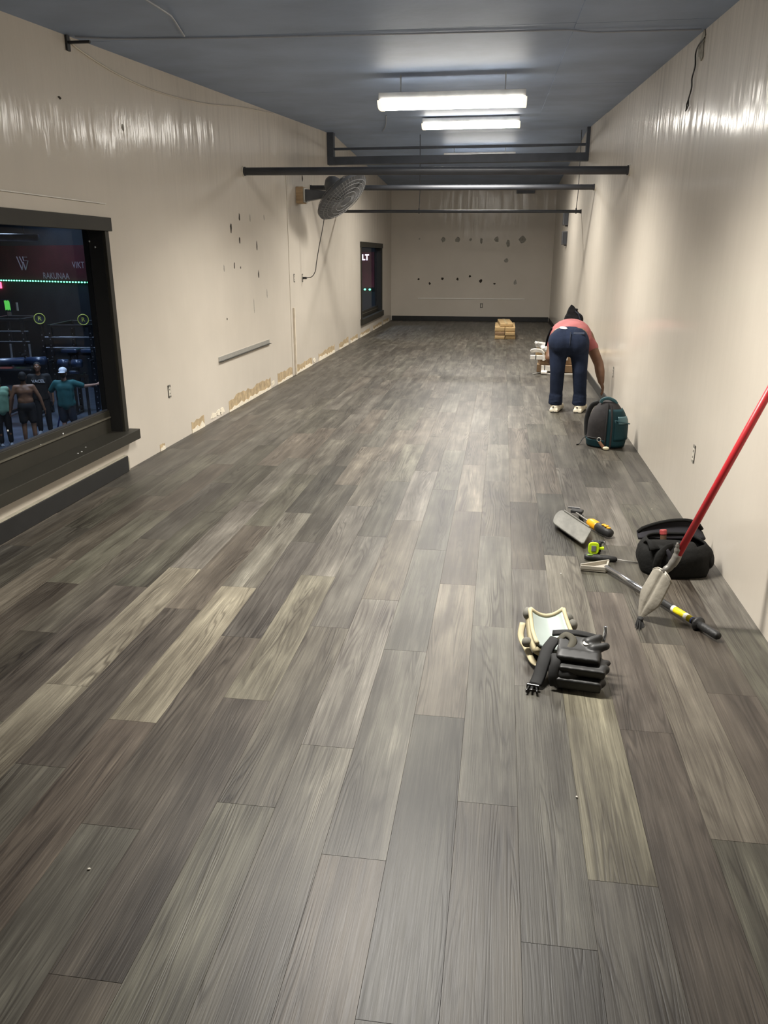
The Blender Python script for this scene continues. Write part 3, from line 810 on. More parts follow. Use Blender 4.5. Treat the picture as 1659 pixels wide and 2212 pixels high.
# eyes (the face is turned away from the camera)
for s in (-1, 1):
    MB().ell((.792 + s * .032, 9.252, .972), (.013, .009, .009)).build('eye', mat('eye_white', (0.7, 0.68, 0.64, 1), 0.3), parent=body, smooth=True)
MB().ell((.792, 9.285, .90), (.024, .008, .006)).build('mouth', mat('lips', (0.30, 0.10, 0.08, 1), 0.5), parent=body, smooth=True)
# jeans
j = MB()
j.ell((.712, 8.53, .750), (.214, .182, .158)); j.ell((.635, 8.48, .745), (.128, .135, .150)); j.ell((.79, 8.48, .745), (.128, .135, .150))
for s in (-1, 1):
    hx = .715 + s * .103; ax = .622 if s < 0 else .872
    kx = hx * .5 + ax * .5
    j.cap((hx, 8.50, .74), .108, (kx + s * .002, 8.50, .46), .078); j.cap((kx, 8.50, .46), .078, (ax, 8.555, .20), .068); j.cyl((ax, 8.555, .22), (ax, 8.565, .082), .068, .078, 16)
    for q in range(3):
        j.tube([V(ax + .066 * math.cos(a), 8.555 + .068 * math.sin(a), 1.0 * (.115 + q * .030) + .008 * math.sin(3 * a + q)) for a in [2 * math.pi * i / 16 for i in range(16)]], .010, 6, closed=True)
jeans = blob(j, 0.010, 7).build('jeans', M_JEANS, parent=man, smooth=True)
MB().tube([V(.712, 8.372, .86), V(.712, 8.352, .81), V(.712, 8.350, .75), V(.712, 8.372, .69)], .005, 6).build('seam', M_JEANSD, parent=jeans)
MB().box((.80, 8.392, .845), (.11, .014, .030), eul(-.75, 0, 0)).build('pocket', M_JEANSD, parent=jeans, bevel=0.005)
MB().ell((.645, 8.455, .892), (.042, .022, .012), eul(.5, .15, 0)).build('underwear', mat('white_cotton', (.75, .74, .72, 1), .8), parent=man, smooth=True)
# shirt
s_ = MB()
s_.cap((.715, 8.60, .805), .135, (.755, 8.82, .80), .145); s_.ell((.728, 8.66, .80), (.212, .165, .158)); s_.ell((.75, 8.80, .80), (.218, .17, .165)); s_.ell((.77, 8.92, .79), (.215, .16, .15)); s_.ell((.79, 9.02, .79), (.17, .09, .12))
s_.cap(sh - V(.05, 0, -.01), .085, sh.lerp(el, .42), .070); s_.cap(sl + V(.05, 0, .01), .085, sl.lerp(le, .38), .070)
shirt = blob(s_, 0.010, 7).build('tshirt', M_CORAL, parent=man, smooth=True)
# black cap / hood on the head with a knot of strap on top
h = MB(); h.cap((.792, 9.13, .93), .098, (.780, 9.12, 1.0), .062); h.cap((.780, 9.12, 1.0), .060, (.772, 9.11, 1.05), .034); h.ell((.82, 9.10, .93), (.085, .08, .08)); h.cap((.768, 9.11, 1.04), .026, (.764, 9.10, 1.080), .014); h.cap((.80, 9.09, 1.035), .016, (.822, 9.07, 1.040), .016); h.ell((.745, 9.12, 1.045), (.014, .014, .018))
hood = blob(h, 0.008, 4).build('black_cap', M_BLACKC, parent=man, smooth=True)
MB().tube([V(.80, 9.035, 1.03), V(.835, 9.02, 1.0), V(.865, 9.03, .93)], .006, 6).build('strap', M_JEANSD, parent=hood)
# dark vest strap seen on the left flank
MB().tube(smoothpath([V(.535, 8.62, .88), V(.505, 8.66, .78), V(.495, 8.74, .68)], 5), .014, 8, flat=.6).build('bag_strap', M_BLACKC, parent=man, smooth=True)
# shoes
for s, cx in ((-1, .622), (1, .872)):
    q = MB(); R = RZ(-.30)
    def P(x, y, z): return V(cx, 8.56, 0) + R @ V(x, y, z)
    q.ell(P(0, -.012, .060), (.048, .060, .056)); q.ell(P(0, .09, .05), (.050, .11, .048)); q.ell(P(.004, .17, .042), (.052, .07, .038)); q.cyl(P(0, 0, .05), P(0, 0, .115), .043, .046)
    q.box(P(0, .075, .024), (.088, .29, .034), R)
    shoe = blob(q, .007, 3).build('shoe', M_SHOE, parent=man, smooth=True)
    so = MB(); so.prism([(.046 * math.cos(a) * (1.12 if math.sin(a) > 0 else .98), .078 + .152 * math.sin(a)) for a in [2 * math.pi * i / 20 for i in range(20)]], (0, 0, .001), (1, 0, 0), (0, 1, 0), .014)
    so.xf(Matrix.Translation((cx, 8.56, 0)) @ R.to_4x4()).build('sole', M_SOLE, parent=shoe)
    MB().ell(P(-.004, -.071, .062), (.010, .004, .008)).build('heel_tab', M_SOLE, parent=shoe)

# strip of white trim he is holding against the wall
tag(MB().box((1.165, 8.62, .075), (.012, .30, .09), eul(0, math.radians(-8), 0)).build('trim_offcut', M_WHITE, loc=(1.165, 8.62, .03), bevel=0.002), 'short white trim offcut under the bending person\'s hand', 'trim')

# ------------------------------------------------------------------ backpack
M_TEAL = mat('teal_nylon', (0.006, 0.031, 0.038, 1), 0.7, spec=0.25, var=0.25, scale=8, bump=0.2, bscale=25)
M_TEALL = mat('light_teal_webbing', (0.022, 0.075, 0.09, 1), 0.6)
M_GREYN = mat('charcoal_nylon', (0.030, 0.0275, 0.028, 1), 0.75, spec=0.25, var=0.2, scale=10, bump=0.2, bscale=25)
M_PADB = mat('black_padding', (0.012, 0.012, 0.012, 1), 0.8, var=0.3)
bp = thing('backpack', 'teal and grey backpack standing on the floor against the right wall', 'bag', (0.96, 7.02, 0))
BO = V(0.965, 6.995, 0); BR = RZ(math.radians(-16))
def B(x, y, z): return BO + BR @ V(x, y, z * .85)
def packsec(z):
    """half width, half depth, y shift of the pack at height z"""
    t = z / .47
    w = .162 * (1 - max(0, (t - .45) / .58) ** 2.2 * .72) * (0.93 + .07 * min(1, t * 6))
    d = .120 * (1 - max(0, (t - .45) / .58) ** 2 * .65) * (0.9 + .1 * min(1, t * 6))
    return w, d
def shell(a0, a1, z0, z1, grow, dz=0.0):
    def f(u, v):
        z = z0 + (z1 - z0) * v; w, d = packsec(min(z, .468)); a = a0 + (a1 - a0) * u
        ex = 2.3
        c, s = math.cos(a), math.sin(a)
        x = math.copysign(abs(c) ** (2 / ex), c) * (w + grow); y = math.copysign(abs(s) ** (2 / ex), s) * (d + grow)
        return B(x, y, z)
    return f
mb = MB(); mb.grid(shell(0, 2 * math.pi, 0.004, .468, 0), 40, 18)
n0 = len(mb.v); mb.f.append(tuple(range(0, 40))); mb.f.append(tuple(18 * 41 + i for i in range(40)))
mb.build('body', M_GREYN, parent=bp, smooth=True)
pi = math.pi
MB().grid(shell(-pi * .5 + .10, pi * .12, .015, .40, .006), 16, 14).build('front_panel', M_TEAL, parent=bp, smooth=True, solid=.008)
MB().grid(shell(-pi * .99, -pi * .5 + .08, .012, .085, .007), 12, 6).build('lower_panel', M_TEAL, parent=bp, smooth=True, solid=.008)
pk = MB().grid(shell(-pi * .36, pi * .02, .09, .30, .012), 12, 8).build('front_pocket', M_TEAL, parent=bp, smooth=True, solid=.014)
MB().tube([shell(-pi * .36, pi * .02, .09, .30, .030)(u / 10, 1.0 - .25 * u / 10) for u in range(11)], .005, 6).build('zip', M_TEALL, parent=pk)
MB().grid(shell(-pi * .30, -pi * .06, .26, .335, .024), 8, 5).build('reflective_badge', mat('badge_teal', (.06, .13, .15, 1), .3), parent=bp, smooth=True, solid=.006)
MB().tube([shell(-pi * .5 + .06, 0, .02, .46, .010)(0, k / 12) for k in range(13)], .006, 6).build('piping', M_PADB, parent=bp)
MB().tube([shell(-pi * .5 + .30, 0, .02, .44, .014)(0, k / 12) for k in range(13)], .008, 6, flat=.5).build('side_strap', M_GREYN, parent=bp)
MB().tube(smoothpath([B(-.06, -.05, .455), B(-.045, -.05, .49), B(.0, -.045, .505), B(.05, -.03, .48), B(.07, -.02, .45)], 5), .014, 8, flat=.35, up=(0, 1, 0)).build('grab_handle', M_TEALL, parent=bp, smooth=True)
MB().tube(smoothpath([B(-.09, .05, .44), B(-.15, .06, .40), B(-.185, .06, .28), B(-.18, .05, .14), B(-.165, .04, .06)], 5), .022, 8, flat=.45, up=(0, 1, 0)).build('shoulder_strap', M_PADB, parent=bp, smooth=True)
MB().tube(smoothpath([B(-.165, -.01, .10), B(-.20, -.02, .05), B(-.215, -.05, .012), B(-.235, -.08, .006)], 5), .009, 6, flat=.4).build('webbing', M_PADB, parent=bp)
MB().tube(smoothpath([B(-.155, -.07, .10), B(-.08, -.125, .105), B(-.03, -.13, .10)], 5), .006, 6, flat=.5).build('compression_strap', M_PADB, parent=bp)
ky = MB().tube([B(-.035 + .016 * math.cos(a), -.142, .095 + .022 * math.sin(a)) for a in [2 * pi * k / 14 for k in range(14)]], .0035, 6, closed=True).build('carabiner', M_ALU, parent=bp, smooth=True)
MB().cyl(B(-.03, -.150, .075), B(.012, -.165, .022), .013, .015, 10).build('leather_fob', mat('brown_leather', (.16, .07, .03, 1), .6), parent=ky)
MB().ell(B(.035, -.175, .020), (.028, .018, .016)).build('cream_charm', mat('cream_plastic', (.62, .56, .38, 1), .5), parent=ky, smooth=True)

# ------------------------------------------------------------------ flooring cartons at the far end
M_CARD = mat('kraft_carton', (0.42, 0.29, 0.14, 1), 0.75, var=0.12, scale=5)
M_CARDD = mat('kraft_carton_dark', (0.22, 0.14, 0.075, 1), 0.8, var=0.15, scale=5)
M_TAPE = mat('carton_tape', (0.50, 0.38, 0.20, 1), 0.35)
def carton(label, c, rz, w=.20, l=1.24, h=.055, m=None, group='cartons stacked at the far end'):
    t = thing('flooring_carton', label, 'carton', (c[0], c[1], c[2]), group)
    M = Matrix.Translation(c) @ Matrix.Rotation(rz, 4, 'Z')
    MB().box((0, 0, h / 2), (w, l, h)).xf(M).build('box', m or M_CARD, parent=t, bevel=0.006)
    MB().box((0, 0, h), (.05, l + .002, .002)).xf(M).build('tape', M_TAPE, parent=t)
    f = MB().box((0, -l / 2 - .006, h * .52), (w * .92, .012, h * .7), eul(.12, 0, 0)).xf(M).build('end_flap', m or M_CARD, parent=t, bevel=0.003)
    return t
carton('bottom left carton of the far stack, lying on the floor', (-.008, 16.92, .001), .004, h=.07)
carton('bottom right carton of the far stack, lying on the floor', (.205, 16.93, .001), .002, h=.07)
carton('second left carton from the floor in the far stack', (-.012, 16.93, .075), .006, m=M_CARDD, h=.07)
carton('second right carton from the floor in the far stack', (.198, 16.90, .075), .0, h=.07)
carton('wide left carton near the top of the far stack', (-.012, 16.94, .149), .003, h=.09)
carton('right carton near the top of the far stack', (.196, 16.92, .149), .0, h=.09)
carton('topmost carton lying across the far stack', (.09, 17.0, .243), .05, w=.26, h=.06)

# ------------------------------------------------------------------ pile of cartons and scraps behind the man
M_GREYPL = mat('crumpled_grey_plastic', (0.42, 0.41, 0.39, 1), 0.35, var=0.2, scale=12, bump=0.6, bscale=15)
for i, (lab, c, rz, h, m) in enumerate([
        ('lowest brown carton of the pile behind the bending person', (.86, 11.62, .022), 1.50, .10, M_CARDD),
        ('middle brown carton of the pile behind the bending person', (.88, 11.70, .128), 1.62, .10, M_CARDD),
        ('top brown carton of the pile behind the bending person', (.84, 11.72, .235), 1.48, .07, M_CARD)]):
    carton(lab, c, rz, w=.34, l=.62, h=h, m=m, group='cartons piled behind the bending person')
def plankbundle(label, c, rz, l, w, h):
    t = thing('trim_bundle', label, 'trim', c, 'white trim pieces on the carton pile')
    M = Matrix.Translation(c) @ Matrix.Rotation(rz, 4, 'Z')
    MB().box((0, 0, h / 2), (l, w, h)).xf(M).build('board', M_WHITE, parent=t, bevel=0.003)
    MB().box((-l * .35, 0, h / 2), (.012, w + .004, h + .004)).xf(M).build('band', M_BLACKWIRE, parent=t)
    return t
plankbundle('long white trim board sticking out of the middle of the scrap pile', (.70, 11.46, .20), -.10, .52, .05, .055)
plankbundle('short white board at the bottom of the scrap pile', (.76, 11.42, .045), -.05, .32, .05, .075)
plankbundle('thin white strip lying on the floor under the scrap pile', (.84, 11.40, .001), -.02, .46, .035, .018)
cr = MB()
rr = random.Random(5)
for k in range(9):
    cr.box((.64 + rr.uniform(-.07, .10), 11.58 + rr.uniform(-.08, .08), .372 + rr.uniform(-.02, .035)), (.15, .11, .04), eul(rr.uniform(-.35, .35), rr.uniform(-.35, .35), rr.uniform(0, 3)))
tag(blob(cr, .012, 3).build('plastic_wrap', M_GREYPL, smooth=True), 'crumpled grey plastic wrap on top of the scrap pile', 'wrap')
p = [(.63, 11.40, .29), (.58, 11.40, .335), (.50, 11.40, .345), (.455, 11.41, .335), (.45, 11.42, .315), (.49, 11.43, .315), (.56, 11.42, .318), (.61, 11.42, .30), (.63, 11.41, .23), (.62, 11.40, .19)]
tag(MB().tube(smoothpath(p, 5), .015, 8, flat=.35, up=(0, 1, 0)).build('strap_loop', M_WHITE, smooth=True), 'white plastic strap looping out of the scrap pile', 'strap')
tag(MB().box((.545, 11.42, .012), (.19, .022, .008), eul(0, 0, .9)).build('metal_strip', M_ALU), 'thin grey metal strip on the floor beside the scrap pile', 'strip')
t = thing('scrap_roll', 'pale rolled scrap on the floor at the corner of the pile', 'scrap', (.64, 11.39, 0))
MB().cyl((.60, 11.38, .03), (.68, 11.36, .03), .028, n=14).build('roll', M_WHITE, parent=t)
MB().cyl((.598, 11.381, .03), (.602, 11.379, .03), .014, n=12).build('core', M_HOLE, parent=t)

# ------------------------------------------------------------------ tool bag
M_BAG = mat('black_canvas', (0.0085, 0.0085, 0.008, 1), 0.85, spec=0.2, var=0.3, scale=14, bump=0.35, bscale=45)
M_BAGI = mat('dark_lining', (0.010, 0.009, 0.014, 1), 0.8, var=0.3)
M_RED = mat('red_fibreglass', (0.48, 0.022, 0.030, 1), 0.38, var=0.12, scale=10)
bag = thing('tool_bag', 'open black canvas tool bag against the right wall', 'bag', (0.96, 4.16, 0))
GO = V(0.972, 4.085, 0); GR = RZ(math.radians(6))
def G(x, y, z): return GO + GR @ V(x, y, z)
def bagshell(u, v):
    a = 2 * pi * u; z = .165 * v
    ex = 2.8
    w = .168 + .014 * math.sin(pi * min(1, v * 1.1)) - .03 * max(0, v - .75) / .25; d = .135 + .012 * math.sin(pi * v) - .02 * max(0, v - .75) / .25
    c, s = math.cos(a), math.sin(a)
    x = math.copysign(abs(c) ** (2 / ex), c) * w; y = math.copysign(abs(s) ** (2 / ex), s) * d
    return G(x + .006 * math.sin(5 * a + 3 * v), y + .006 * math.sin(4 * a - 2 * v), z + .002)
mb = MB(); mb.grid(bagshell, 44, 10); mb.f.append(tuple(range(44)))
mb.build('body', M_BAG, parent=bag, smooth=True, solid=.010)
MB().prism([(.14 * math.cos(2 * pi * k / 20), .105 * math.sin(2 * pi * k / 20)) for k in range(20)], G(0, 0, .09), GR @ V(1, 0, 0), GR @ V(0, 1, 0), .02).build('contents_base', M_BAGI, parent=bag)
def flap(u, v):
    x = -.165 + .36 * u; arch = math.sin(pi * min(1, u * 1.02 + .0)) ** .45
    y = .105 + .045 * v + .025 * math.sin(pi * v); z = .135 + (.062 + .055 * u) * v * (.35 + .65 * arch)
    return G(x * (1 - .04 * v), y, z)
MB().grid(flap, 16, 8).build('lid_flap', M_BAGI, parent=bag, smooth=True, solid=.014)
MB().tube([flap(u / 16, 1.0) for u in range(17)], .010, 8).build('lid_piping', M_BAG, parent=bag, smooth=True)
def fold(u, v):
    x = -.168 + .25 * u; return G(x, -.115 + .12 * v + .02 * math.sin(3 * u), .150 + .028 * math.sin(pi * v) * (1 - .5 * u))
MB().grid(fold, 8, 6).build('front_flap', M_BAG, parent=bag, smooth=True, solid=.010)
MB().tube(smoothpath([G(-.125, -.140, .03), G(-.135, -.152, .08), G(-.125, -.150, .130), G(-.09, -.13, .165), G(-.05, -.11, .172)], 6), .020, 8, flat=.4, up=(0, 1, 0)).build('carry_strap', M_BAG, parent=bag, smooth=True)
MB().tube(smoothpath([G(-.075, -.142, .03), G(-.065, -.150, .08), G(-.07, -.148, .13), G(-.09, -.135, .16)], 6), .012, 8, flat=.4, up=(0, 1, 0)).build('carry_strap', M_BAGI, parent=bag, smooth=True)
MB().ell(G(.165, -.02, .075), (.035, .09, .055)).build('end_pocket', M_BAG, parent=bag, smooth=True)
MB().ell(G(-.155, .03, .07), (.035, .09, .055)).build('end_pocket', M_BAG, parent=bag, smooth=True)
hm = thing('chisel', 'red and brown tool handle sticking up out of the tool bag', 'tool', G(-.055, .02, .115))
MB().cyl(G(-.055, .02, .115), G(-.058, .03, .185), .016, n=12).build('shaft', mat('brown_rubber', (.10, .055, .03, 1), .6), parent=hm)
MB().cyl(G(-.058, .03, .185), G(-.060, .036, .212), .019, n=12).build('grip_end', mat('red_rubber', (.33, .05, .05, 1), .5), parent=hm, bevel=.004)

# ------------------------------------------------------------------ shovel leaning on the wall
M_BLADE = mat('worn_steel_blade', (0.40, 0.37, 0.31, 1), 0.5, metal=0.35, var=0.18, scale=14, bump=0.15, bscale=60)
M_SOCK = mat('dull_steel_socket', (0.22, 0.21, 0.19, 1), 0.45, metal=0.5, var=0.15)
sv = thing('shovel', 'shovel with red handle standing on its blade and leaning on the right wall', 'shovel', (0.70, 3.43, 0))
tip = V(.703, 3.425, .004); top = V(1.196, 3.385, 1.36)
ax = (V(1.1, 3.4, 1.063) - V(.835, 3.415, .36)).normalized()
hb = V(.826, 3.42, .315)
ax = (V(1.1, 3.4, 1.063) - hb).normalized()
he = hb + ax * ((1.193 - hb.x) / ax.x)
MB().cyl(hb, he, .0165, n=16).build('handle', M_RED, parent=sv, smooth=True)
MB().ell(he, (.0165, .0165, .0165)).build('handle_end', M_RED, parent=sv, smooth=True)
# blade: dished pointed sheet whose face looks left and down at the floor
tip = V(.697, 3.43, .004)
bd = (V(.783, 3.42, .246) - tip).normalized()             # up the blade
bw = V(.60, -.78, 0); bw = (bw - bd * bw.dot(bd)).normalized()
bn = bd.cross(bw).normalized()
def blade(u, v):
    x = (u - .5) * 2
    hw = .062 * min(1, (v / .42)) ** .75 * (1 - .12 * max(0, v - .5))
    sh_ = .030 * abs(x) ** 3 * max(0, v - .6) / .4
    dish = -.016 * (1 - x * x) + .010 * math.exp(-((x - .05) * 6) ** 2) * min(1, v * 3)
    return tip + bd * (.262 * v - sh_) + bw * (x * hw) + bn * (dish * min(1, v * 3))
bl_ = MB().grid(blade, 20, 18).build('blade', M_BLADE, parent=sv, smooth=True, solid=.004)
MB().tube([blade(.53, v / 12) + bn * .004 for v in range(4, 13)], .004, 6).build('crease', M_BLADE, parent=bl_, smooth=True)
MB().tube([blade(u / 10, 1.0) for u in range(11)], .004, 6).build('rolled_step', M_BLADE, parent=bl_, smooth=True)
MB().tube(smoothpath([tip + bd * .20, tip + bd * .262, V(.802, 3.42, .270), V(.822, 3.42, .305), V(.829, 3.42, .335), V(.826, 3.418, .365), V(.822, 3.416, .388)], 4),
          [.008] * 4 + [.017] * 6 + [.020] * 6 + [.016] * 4 + [.010] * 3 + [.005] * 2, 12).build('socket', M_SOCK, parent=sv, smooth=True)

# dark tuft under the shovel, standing in for the blade's shadow
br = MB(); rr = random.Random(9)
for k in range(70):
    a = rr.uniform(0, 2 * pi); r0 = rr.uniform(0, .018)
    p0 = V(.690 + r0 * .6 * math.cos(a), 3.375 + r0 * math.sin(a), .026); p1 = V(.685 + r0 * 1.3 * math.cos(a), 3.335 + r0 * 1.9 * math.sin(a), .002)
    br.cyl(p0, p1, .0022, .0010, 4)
t = thing('shade_tuft', 'small dark tuft standing in for the blade shadow at the tip of the shovel', 'tuft', (.70, 3.38, 0))
q = br.build('tuft_strands', M_PADB, parent=t); q['kind'] = 'stuff'
MB().ell((.692, 3.378, .028), (.014, .018, .008)).build('tuft_root', M_PADB, parent=t, smooth=True)

# ------------------------------------------------------------------ long floor scraper
M_CHROME = mat('chromed_tube', (0.62, 0.63, 0.66, 1), 0.18, metal=0.95, var=0.04)
M_RUB = mat('black_rubber_grip', (0.014, 0.014, 0.014, 1), 0.55, var=0.2, bump=0.2, bscale=80)
M_YEL = mat('yellow_label', (0.75, 0.62, 0.01, 1), 0.4)
M_HEAD = mat('dull_scraper_head', (0.42, 0.39, 0.33, 1), 0.5, metal=0.3, var=0.15)
sp = thing('floor_scraper', 'long floor scraper with chrome shaft and black grip lying on the floor', 'scraper', (.8, 3.6, 0))
A, Bp = V(.612, 3.985, .030), V(.992, 3.262, .026)
dr = (Bp - A).normalized()
def S(t): return A.lerp(Bp, t)
MB().cyl(S(0), S(.50), .0135, n=16).build('chrome_shaft', M_CHROME, parent=sp, smooth=True)
MB().cyl(S(.50), S(.86), .0155, n=16).build('black_shaft', M_RUB, parent=sp, smooth=True)
lb = MB().cyl(S(.66), S(.82), .0160, n=16).build('yellow_sticker', M_YEL, parent=sp, smooth=True)
MB().cyl(S(.655), S(.675), .0162, n=16).build('sticker_edge', M_WHITE, parent=lb)
MB().cyl(S(.76), S(.785), .0163, n=16).build('sticker_print', M_WHITE, parent=lb)
MB().cyl(S(.815), S(.825), .0163, n=16).build('sticker_stripe', mat('blue_print', (.03, .05, .18, 1), .4), parent=lb)
MB().lathe([(.0, 0), (.030, 0), (.034, .006), (.032, .014), (.016, .020), (.016, .022)], S(.855), dr, 24).build('hand_guard', M_RUB, parent=sp, smooth=True)
MB().lathe([(.0175, 0), (.0185, .03), (.0175, .06), (.0185, .09), (.0180, .115), (.013, .122), (0, .123)], S(.875), dr, 18).build('grip', M_RUB, parent=sp, smooth=True)
hd = MB().prism([(-.125, -.02), (.005, -.035), (.02, -.01), (.035, .085), (-.12, .0)], (.605, 4.005, .004), (1, 0, .0), (0, 1, 0), .010).build('scraper_head', M_HEAD, parent=sp, bevel=.002)
MB().prism([(-.125, -.012), (.033, .078), (.037, .088), (-.125, -.002)], (.605, 4.005, .014), (1, 0, 0), (0, 1, 0), .022).build('head_rib', M_HEAD, parent=sp, bevel=.002)
MB().prism([(-.125, -.022), (.01, -.036), (.01, -.028), (-.125, -.014)], (.605, 4.005, .014), (1, 0, 0), (0, 1, 0), .020).build('head_rib', M_HEAD, parent=sp, bevel=.002)
MB().prism([(.0, -.035), (.010, -.035), (.038, .085), (.028, .085)], (.605, 4.005, .014), (1, 0, 0), (0, 1, 0), .018).build('head_rib', M_HEAD, parent=sp, bevel=.002)

# ------------------------------------------------------------------ pry tool with black handle
py = thing('pry_tool', 'thin pry tool with a black handle lying beside the tool bag', 'tool', (.62, 4.16, 0))
MB().lathe([(.0, 0), (.014, .002), (.018, .02), (.016, .07), (.019, .13), (.014, .17), (.008, .176)], (.515, 4.155, .02), (1, -.03, -.03), 16).build('handle', M_RUB, parent=py, smooth=True)
MB().ell((.545, 4.148, .034), (.018, .008, .006)).build('handle_logo', mat('green_print', (.16, .28, .03, 1), .4), parent=py, smooth=True)
MB().tube([(.685, 4.15, .014), (.745, 4.145, .010), (.80, 4.138, .006)], .006, 8, flat=.6).build('blade', M_SOCK, parent=py, smooth=True)

# ------------------------------------------------------------------ tape measure
M_LIME = mat('lime_plastic', (0.50, 0.72, 0.01, 1), 0.4, var=0.06)
tm = thing('tape_measure', 'lime yellow and black tape measure standing beside the orange cutter', 'tape measure', (.578, 4.27, 0))
TO = V(.585, 4.270, .036)
MB().box(TO + V(.006, .012, 0), (.060, .040, .068)).build('case', M_RUB, parent=tm, bevel=.012, segs=3)
ring = [(.030 * math.copysign(abs(math.cos(a)) ** .6, math.cos(a)), .034 * math.copysign(abs(math.sin(a)) ** .6, math.sin(a))) for a in [2 * pi * k / 24 for k in range(24)]]
sd = MB().prism(ring, TO + V(-.010, -.010, 0), (1, 0, 0), (0, 0, 1), .014).build('side_shell', M_LIME, parent=tm, bevel=.003)
MB().box(TO + V(-.010, -.0255, .0), (.026, .003, .034)).build('side_label', mat('grey_label', (.16, .17, .17, 1), .4), parent=sd, bevel=.003)
MB().box(TO + V(.034, .004, -.004), (.030, .032, .014)).build('lime_band', M_LIME, parent=tm, bevel=.003)
MB().box(TO + V(.030, .010, .030), (.030, .024, .012)).build('lock_button', M_RUB, parent=tm, bevel=.003)
MB().box(TO + V(.048, .01, .022), (.004, .02, .02)).build('end_hook', M_CHROME, parent=tm)

# ------------------------------------------------------------------ grey trowel board
M_FLOAT = mat('scuffed_grey_plastic', (0.135, 0.132, 0.115, 1), 0.55, var=0.25, scale=9, stretch=(3, 1, 1), bump=0.1)
tr = thing('trowel_board', 'scuffed grey rounded board propped on the floor next to the orange cutter', 'board', (.50, 4.68, 0))
o_, u_, w_ = V(.362, 4.69, .030), V(.167, -.40, .0).normalized(), V(.075, .24, .015).normalized()
out = []
Lb, Wb = .42, .235
for k in range(9):
    a = pi / 2 + pi * k / 8; out.append((.05 + .05 * math.cos(a), Wb / 2 + Wb / 2 * math.sin(a)))
out += [(Lb - .02, 0), (Lb, .02), (Lb, Wb - .02), (Lb - .02, Wb)]
MB().prism(out, o_, u_, w_, .012).build('plate', M_FLOAT, parent=tr, bevel=.004)
MB().prism([(.06, Wb - .012), (Lb - .03, Wb - .012), (Lb - .03, Wb), (.06, Wb)], o_ + V(0, 0, .010), u_, w_, .012).build('rim', M_FLOAT, parent=tr, bevel=.003)
MB().prism([(.10, .05), (.30, .05), (.30, .10), (.10, .10)], o_ + V(0, 0, -.032), u_, w_, .030).build('rest', M_GREYBOX, parent=tr, bevel=.004)

# ------------------------------------------------------------------ orange and black cutter
M_ORG = mat('orange_yellow_plastic', (0.72, 0.34, 0.012, 1), 0.42, var=0.08)
CX = V(.025, -.02, 0)
ct = thing('power_cutter', 'orange and black handheld cutter lying behind the tape measure', 'tool', (.64, 4.56, 0))
MB().lathe([(0, 0), (.020, .004), (.030, .03), (.030, .075), (.022, .10), (0, .102)], CX + V(.565, 4.72, .045), (.55, -.80, -.08), 16).build('gear_case', M_ORG, parent=ct, smooth=True)
gb = MB().lathe([(0, 0), (.026, .0), (.033, .03), (.031, .08), (.024, .125), (0, .13)], CX + V(.612, 4.645, .040), (.50, -.84, -.04), 16).build('motor_grip', M_RUB, parent=ct, smooth=True)
for k, (x, y, z) in enumerate(((.640, 4.59, .071), (.658, 4.575, .068), (.648, 4.565, .072), (.664, 4.555, .064))):
    MB().ell(CX + V(x, y, z), (.014, .009, .006), RZ(k)).build('logo_mark', M_ORG, parent=gb, smooth=True)
MB().tube([CX + V(.57, 4.72, .045), CX + V(.54, 4.79, .045), CX + V(.505, 4.87, .048)], .006, 8).build('arm', M_SOCK, parent=ct, smooth=True)
MB().box(CX + V(.512, 4.90, .050), (.075, .045, .022), RZ(-.35)).build('head', M_RUB, parent=ct, bevel=.005)
MB().box(CX + V(.497, 4.945, .058), (.075, .020, .010), RZ(-.2)).build('blade_clamp', M_CHROME, parent=ct, bevel=.002)
MB().bx(.545, .575, 4.82, 4.85, .002, .040).build('foot', M_RUB, parent=ct, bevel=.004)

# ------------------------------------------------------------------ knee pads
M_CREAM = mat('yellowed_foam', (0.46, 0.40, 0.25, 1), 0.7, var=0.12, scale=16)
M_GEL = mat('pale_blue_gel', (0.34, 0.39, 0.365, 1), 0.4, var=0.06, scale=8)
M_GREYF = mat('grey_foam', (0.15, 0.145, 0.125, 1), 0.85, var=0.2, scale=18)
M_KB = mat('black_moulded_rubber', (0.013, 0.013, 0.0125, 1), 0.5, var=0.25, scale=12)
kp = thing('knee_pad', 'upturned knee pad with cream foam and pale blue gel lining', 'knee pad', (.27, 3.05, 0), 'pair of knee pads on the floor')
KR = RZ(math.radians(8))
def K(x, y, z): return V(.268, 3.03, 0) + KR @ V(x, y, z)
def cup(u, v, w=.080, l=.115, lift=.035, base=.075):
    x = (u - .5) * 2; y = (v - .5) * 2
    return K(x * w * (1 - .10 * max(0, y)), y * l, base + lift * x * x + .020 * y * y + .022 * y)
MB().grid(lambda u, v: cup(u, v), 12, 12).build('gel_lining', M_GEL, parent=kp, smooth=True, solid=.010)
MB().grid(lambda u, v: cup(u, v, .090, .122, .035, .053), 12, 12).build('foam_shell', M_CREAM, parent=kp, smooth=True, solid=.030)
for (x, y, z, a, bb, c) in ((-.078, .125, .128, .022, .030, .028), (.086, .108, .110, .030, .030, .030), (.105, .080, .095, .024, .026, .026), (-.105, -.03, .07, .022, .022, .022)):
    MB().ell(K(x, y, z), (a, bb, c)).build('foam_lobe', M_GREYF, parent=kp, smooth=True)
MB().tube([cup(u / 10, 1.0) + V(0, 0, .004) for u in range(11)], .010, 8).build('foam_rim', M_CREAM, parent=kp, smooth=True)
for e_ in (0.0, 1.0):
    MB().tube([cup(e_, v / 10) + V(0, 0, .003) for v in range(11)], .009, 8).build('foam_rim', M_CREAM, parent=kp, smooth=True)
